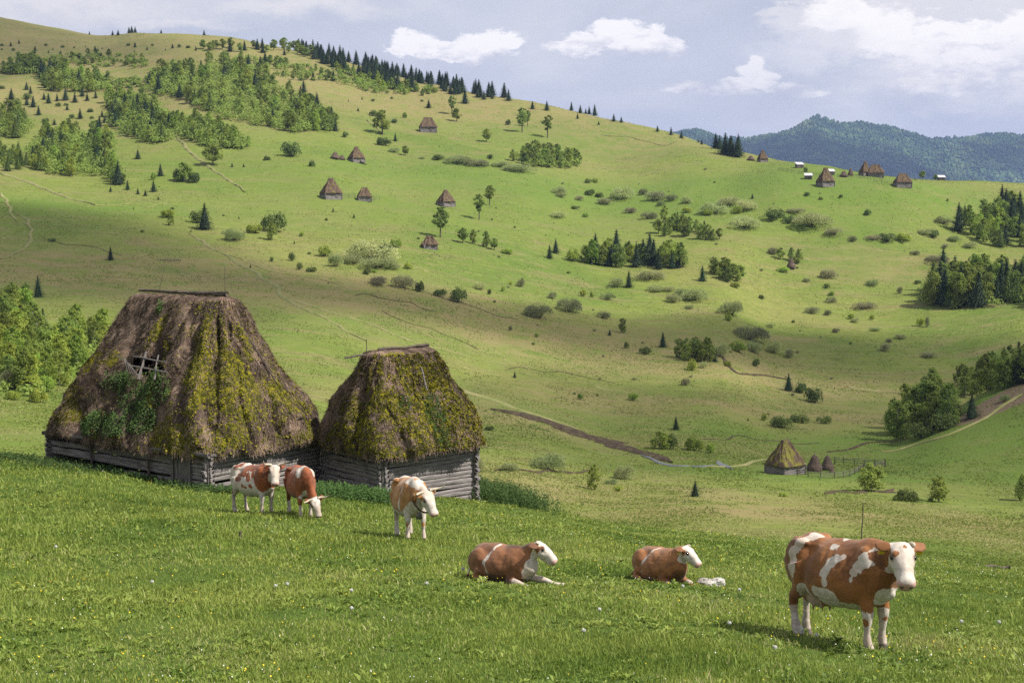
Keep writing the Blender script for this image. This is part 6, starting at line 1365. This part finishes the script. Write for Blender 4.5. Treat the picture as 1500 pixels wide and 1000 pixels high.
    for s in (-1, 1):
        parts.append(loft([hd_(.03, s*.075, .03), hd_(.02, s*.12, .015), hd_(.005, s*.17, -.005), hd_(-.025, s*.215, -.025), hd_(-.055, s*.25, -.04)], [.028*hs, .056*hs, .074*hs, .062*hs, .020*hs], [.022*hs, .021*hs, .019*hs, .016*hs, .012*hs], up=uh*.8+fw*.0, k=12))
        parts.append(ell(tuple(hd_(.155, s*.093, .028)), (.035, .035, .03), 12))
    V = []; F = []; off = 0
    for a, b in parts: V.append(a); F += [[q + off for q in f] for f in b]; off += len(a)
    me = bpy.data.meshes.new('tmp'); me.from_pydata([tuple(v) for v in np.concatenate(V)], [], F); me.update()
    bm = bmesh.new(); bm.from_mesh(me); bmesh.ops.recalc_face_normals(bm, faces=bm.faces); bm.to_mesh(me); bm.free()
    tmp = bpy.data.objects.new('tmp', me); COL.objects.link(tmp)
    m = tmp.modifiers.new('r', 'REMESH'); m.mode = 'VOXEL'; m.voxel_size = spec.get('vox', .017); m.use_smooth_shade = True
    m = tmp.modifiers.new('s', 'SMOOTH'); m.factor = .5; m.iterations = spec.get('smooth', 4)
    dg = bpy.context.evaluated_depsgraph_get(); body = bpy.data.meshes.new_from_object(tmp.evaluated_get(dg)); bpy.data.objects.remove(tmp); body.name = 'body'
    n = len(body.vertices); co = np.empty(n*3, np.float32); body.vertices.foreach_get('co', co); co = co.reshape(-1, 3).astype(float)
    # muscle and bone relief
    nrm = np.empty(n*3, np.float32); body.vertices.foreach_get('normal', nrm); nrm = nrm.reshape(-1, 3)
    trunkm = np.clip((np.abs(co[:, 1]) < .5)*1.0, 0, 1)*(np.linalg.norm(co - hp, axis=1) > .35)
    d_ = .010*vnoise3(co*4.5, 3) + .006*vnoise3(co*11, 6)
    if not lie:
        zo = tilt*co[:, 0]
        g3 = lambda cx, cy, cz, rx, ry, rz: np.exp(-(((co[:, 0]-cx)/rx)**2 + ((np.abs(co[:, 1])-cy)/ry)**2 + ((co[:, 2]-zo-cz)/rz)**2))
        d_ += -.050*g3(-.36, .24, 1.20, .10, .14, .10) - .022*g3(.30, .30, 1.0, .06, .2, .25) + .020*g3(-.58, .2, 1.2, .10, .1, .10) - .018*g3(-.40, .30, .85, .06, .15, .2) + .018*g3(.50, .2, 1.15, .09, .12, .14)
        d_ += .006*np.sin(co[:, 0]*52 + co[:, 2]*7)*np.exp(-((co[:, 0]-.02)/.22)**2)*np.clip((co[:, 2]-.7)/.2, 0, 1)*np.clip((1.25-co[:, 2])/.1, 0, 1)
    else:
        g3 = lambda cx, cy, cz, rx, ry, rz: np.exp(-(((co[:, 0]-cx)/rx)**2 + ((np.abs(co[:, 1])-cy)/ry)**2 + ((co[:, 2]-cz)/rz)**2))
        d_ += -.045*g3(-.28, .30, .62, .10, .16, .12) - .02*g3(.22, .3, .45, .06, .2, .22) + .02*g3(-.56, .22, .66, .10, .12, .08)
    ncr = np.linalg.norm(co - (nb*.5 + hp*.5), axis=1); d_ += -.010*np.abs(np.sin(ncr*60 + co[:, 2]*20))*np.clip(1 - ncr/.30, 0, 1)
    hq = (co - hp)/hs; qf, qs, qu = hq @ fw, np.abs(hq @ sd), hq @ uh
    e3 = lambda a, b, c, ra, rb, rc: np.exp(-(((qf-a)/ra)**2 + ((qs-b)/rb)**2 + ((qu-c)/rc)**2))
    hd_d = .013*e3(.15, .10, -.09, .06, .05, .05) - .017*e3(.25, .085, -.03, .055, .03, .05) - .012*e3(.20, .10, .0, .03, .03, .02) + .013*e3(.13, .10, .065, .035, .03, .02) + .008*e3(.28, .0, .06, .12, .025, .05) - .012*e3(.10, .05, .10, .05, .03, .03) - .010*np.exp(-((qu+.070)/.008)**2)*(qf > .34)*(qf < .47) + .008*e3(.42, .05, -.01, .03, .03, .03)
    d_ = d_*trunkm + hd_d*(qf > -.1)*(qf < .6)*(np.abs(qu) < .25)*(qs < .2)*hs; trunkm = 1.0
    co = co + nrm*(d_*trunkm)[:, None]; body.vertices.foreach_set('co', co.astype(np.float32).ravel()); body.update()
    # coat marks
    wob = 0.030*fbm(co[:, 0]*7+co[:, 1]*5, co[:, 2]*7, 3, 5) + .016*fbm(co[:, 0]*26+co[:, 1]*15, co[:, 2]*26, 3, 8)
    white = np.full(n, -1.0) if not spec.get('mostly_white') else np.full(n, .2)
    hrel = (co - hp)/hs; hf, hsd, hu = hrel @ fw, hrel @ sd, hrel @ uh
    dneck = np.linalg.norm(hrel, axis=1); ishead = (hf > -.06) & (hf < .62) & (np.abs(hsd) < .30) & (np.abs(hu) < .24)
    def capd(p, q, a): 
        p, q = np.array(p, float), np.array(q, float); d = q-p; L = d @ d; t_ = np.clip(((a-p) @ d)/(L+1e-9), 0, 1); return np.linalg.norm(a - p - t_[:, None]*d, axis=1)
    xz = co[:, [0, 2]]
    for (p, q, r, *side) in spec['marks']:
        s = r - capd(p, q, xz if len(p) == 2 else co)
        if side and side[0]: s = np.where(co[:, 1]*side[0] > -.02, s, -1)
        s = np.where(ishead, -1, s); white = np.maximum(white, s)
    for (p, q, r, *side) in spec.get('brown', []):
        s = r - capd(p, q, xz if len(p) == 2 else co)
        if side and side[0]: s = np.where(co[:, 1]*side[0] > -.02, s, -1)
        white = np.where((s > -.08) & ~ishead, np.minimum(white, -s), white)
    if not lie: white = np.maximum(white, np.where(co[:, 0] > .1, spec.get('sock', (.50, .40))[0], spec.get('sock', (.5, .4))[1]) - co[:, 2])
    else:
        for (p, q, r) in spec.get('legwhite', []): white = np.maximum(white, r - capd(p, q, co))
    for (p, q, r) in spec.get('spots', []): s = r - capd(p, q, co); white = np.where(s > -.03, np.minimum(white, -s), white)
    # face: white, with brown ears and cheeks
    fe = np.where(ishead, np.minimum(.135 - np.abs(hsd) + .10*np.clip(hf - .05, 0, 1), (spec.get('cheek', .03) + hf*1.0 + hu*.3)), -1)
    fe = np.where(ishead & (np.abs(hsd) > .118) & (hf < .12), -1, fe)
    white = np.where(ishead & (dneck < .70), fe, white)
    for (f_, s_d, u_, r) in spec.get('face_spots', []): s = r - np.sqrt((hf-f_)**2 + (hsd-s_d)**2 + (hu-u_)**2); white = np.where(ishead & (s > -.02), np.minimum(white, -s), white)
    white = white + wob*np.where(ishead, .3, 1)
    at_ = lambda nme, v: body.attributes.new(nme, 'FLOAT', 'POINT').data.foreach_set('value', np.asarray(v, np.float32))
    at_('white', np.clip(.5 + white/.09, 0, 1))
    at_('dirt', np.clip((.75 - co[:, 2])*spec.get('dirt', .6), 0, .8) if not lie else np.clip((.25-co[:, 2])*2, 0, .5))
    noz = np.clip((hf - .40)/.03, 0, 1)*ishead*(hu < .03) + (np.clip(1-np.abs(np.linalg.norm((co - [-.40, 0, .52])/[.27, .19, .22], axis=1)-.0)/1.15, 0, 1)*1.2 if spec.get('udder') else 0)
    at_('pink', np.clip(noz, 0, spec.get('pinkmax', .85)))
    blk = np.zeros(n)
    for s in (-1, 1): blk = np.maximum(blk, np.clip(1.6 - np.sqrt(((hf-.468)/.028)**2 + ((hsd-s*.045)/.018)**2 + ((hu+.022)/.020)**2), 0, 1))
    blk = np.maximum(blk, .6*np.clip(1.3 - np.abs(hu + .070)/.007, 0, 1)*(hf > .37)*(hf < .50)*ishead)
    if not lie:
        gz = np.array([0.0]); blk = np.maximum(blk, np.clip((.055 - (co[:, 2] - (tilt*co[:, 0])))/.02, 0, .8))
    at_('black', blk)
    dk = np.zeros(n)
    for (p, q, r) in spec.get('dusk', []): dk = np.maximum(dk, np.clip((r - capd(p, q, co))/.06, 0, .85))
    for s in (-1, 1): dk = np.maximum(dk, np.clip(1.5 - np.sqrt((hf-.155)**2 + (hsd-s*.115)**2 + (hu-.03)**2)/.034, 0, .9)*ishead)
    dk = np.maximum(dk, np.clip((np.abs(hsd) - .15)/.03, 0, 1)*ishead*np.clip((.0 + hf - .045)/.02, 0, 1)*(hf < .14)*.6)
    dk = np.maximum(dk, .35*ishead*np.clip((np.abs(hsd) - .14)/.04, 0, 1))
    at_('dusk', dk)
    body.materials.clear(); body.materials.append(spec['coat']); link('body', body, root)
    for s in (-1, 1):
        V, F = tube([hd_(.155, s*.104, .03), hd_(.155, s*.122, .03), hd_(.155, s*.130, .03), hd_(.155, s*.134, .03)], [.026, .028, .019, .002], 12); link('eye', mesh_np('eye', V, F, [M_EYE], True), root)
    for s, kind in spec.get('horns', {}).items():
        if kind == 'long': pts = [hd_(-.01, s*.07, .045), hd_(-.02, s*.14, .07), hd_(.01, s*.21, .12), hd_(.015, s*.245, .20), hd_(-.01, s*.25, .27)]; rr = [.030, .027, .021, .014, .004]
        elif kind == 'wide': pts = [hd_(-.01, s*.07, .045), hd_(-.01, s*.15, .05), hd_(.01, s*.23, .08), hd_(.02, s*.31, .15), hd_(.0, s*.35, .25)]; rr = [.030, .027, .021, .014, .004]
        else: pts = [hd_(.0, s*.075, .03), hd_(-.002, s*.098, .048), hd_(.012, s*.112, .06), hd_(.03, s*.114, .062), hd_(.042, s*.11, .054)]; rr = [.022, .022, .020, .017, .009]
        Q, (r,) = spline(pts, [rr], 16); V, F = tube(Q*1.0, r*hs, 10); link('horn', mesh_np('horn', V, F, [M_HORN], True), root)
    for s in spec.get('tags', ()):
        c = hd_(.035, s*.19, -.062); V, F = box_np((0, 0, 0), (.010, .055*hs, .066*hs)); R_ = np.stack([fw, sd, uh], 1); V = V @ R_.T + c
        link('ear_tag', mesh_np('ear_tag', V, F, [M_TAG]), root)
    if spec.get('bell'):
        bp = np.array(spec['bell']); V, F = tube([bp + (0, 0, .08), bp + (0, 0, .075), bp + (0, 0, .02), bp + (0, 0, -.06), bp + (0, 0, -.05)], [.01, .045, .06, .078, .01], 14); bl = link('bell', mesh_np('bell', V, F, [M_BELL], True), root)
        c = spec['collar']; a = np.linspace(0, 2*PI, 32, endpoint=False); A = np.array(c[0]); d = np.array(c[1], float); d /= np.linalg.norm(d); s1 = np.cross(d, (0, 0, 1)); s1 /= np.linalg.norm(s1); u1 = np.cross(s1, d)
        ring = A + np.cos(a)[:, None]*s1*c[2] + np.sin(a)[:, None]*u1*c[3]; V = np.concatenate([ring + d*.018, ring - d*.018, ring*1.0 - d*.018 + (ring-A)*.06, ring + d*.018 + (ring-A)*.06]); F = grid_faces(4, 32, wrap=True); link('collar', mesh_np('collar', V, F, [M_STRAP], True), root)
    return root
C_RED = coat_mat('red_brown_coat', (0.25, 0.098, 0.028), (0.15, 0.056, 0.018)); C_TAN = coat_mat('tan_coat', (0.38, 0.185, 0.064), (0.27, 0.12, 0.040)); C_DARK = coat_mat('dark_red_coat', (0.235, 0.098, 0.040), (0.135, 0.055, 0.025)); C_FOX = coat_mat('fox_red_coat', (0.25, 0.070, 0.020), (0.16, 0.044, 0.015))
C_LIGHT = coat_mat('light_red_coat', (0.30, 0.125, 0.042), (0.19, 0.076, 0.026))
# big cow standing at the right, head turned to the viewer
cow(dict(at=(1234, 940), head_deg=-56, scale=.99, head_scale=1.12, coat=C_RED, vox=.014, udder=True, girth=1.03, label='large red brown cow with white patches and yellow ear tags, standing near the metal rod',
    poll=(.97, -.06, 1.44), face=(.52, -.42, -.66), neck_base=(.60, 0, 1.10), fore={-1: .03, 1: -.02}, hind={-1: .06, 1: -.10}, tags=(-1, 1), horns={1: 'stub'}, sock=(.56, .36), dirt=.8, cheek=.02,
    marks=[((-.24, 1.40), (-.48, 1.30), .06, -1), ((-.48, 1.30), (-.62, 1.08), .055, -1), ((-.62, 1.08), (-.58, .84), .06, -1), ((-.22, 1.40), (.05, 1.38), .035), ((-.02, 1.27), (.06, 1.28), .03, -1), ((.24, 1.19), (.12, 1.14), .04, -1), ((.07, 1.09), (.0, .96), .07, -1), ((.0, .96), (.04, .82), .035, -1),
           ((.78, 1.38), (.56, 1.20), .09, -1), ((.56, 1.20), (.42, 1.04), .065, -1), ((.42, 1.04), (.42, .94), .03, -1), ((-.12, .68), (.12, .67), .09, -1), ((-.15, .56), (.45, .57), .045), ((.72, .60), (.78, .78), .11), ((.95, 1.42), (.75, 1.42), .06), ((-.40, .50), (-.40, .58), .14)],
    spots=[((.56, -.20, .42), (.56, -.20, .42), .045), ((.56, .14, .42), (.56, .14, .42), .04)], face_spots=[(.13, -.075, .06, .04), (.06, .02, .09, .02)]))
# horned cow standing by the big hut
cow(dict(at=(374, 752), head_deg=-44, coat=C_FOX, mostly_white=True, head_scale=1.1, face_spots=[(.02, .05, .10, .02)], label='mostly white horned cow with rust red blotches standing against the log wall', scale=.97, vox=.02,
    poll=(.93, -.02, 1.40), face=(.48, -.36, -.72), neck_base=(.60, 0, 1.10), fore={-1: .0, 1: -.04}, hind={-1: -.02, 1: .08}, horns={-1: 'long', 1: 'long'}, sock=(.6, .2), dirt=1.1, cheek=.08, marks=[],
    brown=[((.42, 1.35), (.62, .86), .15), ((.62, 1.2), (.80, 1.0), .17), ((-.20, 1.22), (.22, 1.30), .085, -1), ((-.35, 1.05), (-.05, 1.12), .07, -1), ((-.40, .93), (-.20, .98), .06, -1), ((.10, 1.12), (.18, 1.0), .07, -1), ((-.05, .82), (.10, .78), .04, -1), ((.25, .85), (.32, .80), .05, -1), ((-.85, .85), (-.72, .55), .07), ((-.55, 1.25), (-.45, 1.3), .05, -1), ((.25, 1.25), (.30, 1.1), .04, -1)]))
# grazing cow
cow(dict(at=(441, 754), head_deg=-68, coat=C_FOX, label='fox red cow grazing with its white head down in the grass between the huts', scale=.93, vox=.02, graze=True,
    poll=(1.06, .12, .62), face=(.28, .18, -.95), up=(1, 0, .2), neck_base=(.64, .02, 1.0), neck_up=(.6, 0, .8), horns={-1: 'wide', 1: 'wide'}, sock=(.40, .3), cheek=.06, fore={-1: .10, 1: -.12},
    marks=[((.30, 1.40), (.52, 1.36), .13), ((.52, 1.34), (.62, 1.22), .06), ((-.85, 1.3), (-.55, 1.42), .08), ((.10, .9), (.12, 1.1), .03, 1), ((.66, .62), (.8, .78), .06)]))
# pale horned cow walking to the viewer
cow(dict(at=(601, 787), head_deg=-74, coat=C_TAN, label='tan cow with wide horns and a bell facing the viewer before the mossy hut', scale=1.0, vox=.018,
    head_scale=1.1, poll=(.96, .14, 1.18), face=(.46, .30, -.82), up=(.3, 0, 1), neck_base=(.60, .02, 1.08), neck_mid=(0, 0, .05), horns={-1: 'wide', 1: 'wide'}, sock=(.66, .66), cheek=.30, fore={-1: -.04, 1: .16}, hind={-1: .05, 1: -.05}, dirt=.5,
    bell=(.86, .02, .66), collar=((.80, .06, .96), (.5, .2, .62), .17, .30),
    marks=[((-.90, 1.30), (-.40, 1.42), .13), ((-.86, 1.1), (-.70, 1.25), .10), ((.36, 1.42), (.34, 1.15), .05), ((.34, 1.15), (.38, .70), .035), ((.50, 1.42), (1.0, 1.30), .075), ((.60, .62), (.80, .80), .17), ((.88, 1.1), (.95, .9), .06)],
    spots=[((.56, -.20, .42), (.56, -.20, .42), .045), ((.66, .14, .42), (.66, .14, .42), .045)]))
# lying cows
cow(dict(at=(741, 850), head_deg=-44, coat=C_DARK, lying=True, scale=.81, vox=.016, label='dark red cow with white face lying in the grass with outstretched forelegs, facing right', poll=(.84, .04, .91), face=(.70, .40, -.62), neck_base=(.54, 0, .55), tags=(-1,), horns={-1: 'stub'}, cheek=.02, head_scale=1.12,
    face_spots=[(.13, -.10, .05, .035)], forelegs={-1: [[(.46, -.20, .30), (.36, -.27, .12), (.62, -.32, .13), (.86, -.30, .09), (.98, -.27, .04)]], 1: [[(.50, .14, .30), (.60, .12, .16), (.90, .20, .14), (1.12, .34, .06), (1.26, .46, .03)]]},
    legwhite=[((.62, -.32, .13), (1.0, -.27, .04), .12), ((.55, .1, .14), (1.26, .46, .03), .17), ((.40, -.28, .1), (.62, -.32, .1), .09)],
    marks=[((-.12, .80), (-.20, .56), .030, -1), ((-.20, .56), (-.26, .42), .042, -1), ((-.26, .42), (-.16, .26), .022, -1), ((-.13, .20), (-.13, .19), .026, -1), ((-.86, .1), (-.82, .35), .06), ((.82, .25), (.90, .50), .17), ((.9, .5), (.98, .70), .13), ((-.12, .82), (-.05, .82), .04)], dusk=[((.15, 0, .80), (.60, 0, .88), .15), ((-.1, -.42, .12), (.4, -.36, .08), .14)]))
cow(dict(at=(971, 852), head_deg=-66, coat=C_LIGHT, lying=True, scale=.81, vox=.016, label='light red cow with white face lying beside the pale rock, forelegs folded under', poll=(.80, .06, .93), face=(.72, .38, -.60), neck_base=(.52, 0, .56), tags=(-1,), horns={1: 'stub'}, cheek=.02, head_scale=1.04,
    forelegs={-1: [[(.46, -.20, .30), (.40, -.26, .14), (.74, -.24, .12), (.62, -.25, .05), (.42, -.27, .04)]], 1: [[(.50, .16, .30), (.46, .20, .14), (.84, .22, .13), (.74, .22, .05), (.5, .2, .04)]]},
    legwhite=[((.70, -.25, .06), (.42, -.27, .03), .05)],
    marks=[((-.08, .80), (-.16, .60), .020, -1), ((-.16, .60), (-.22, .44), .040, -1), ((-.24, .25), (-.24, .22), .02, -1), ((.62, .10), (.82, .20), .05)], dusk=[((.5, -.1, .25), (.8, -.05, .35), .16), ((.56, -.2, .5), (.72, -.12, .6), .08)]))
SC.cycles.use_denoising = False
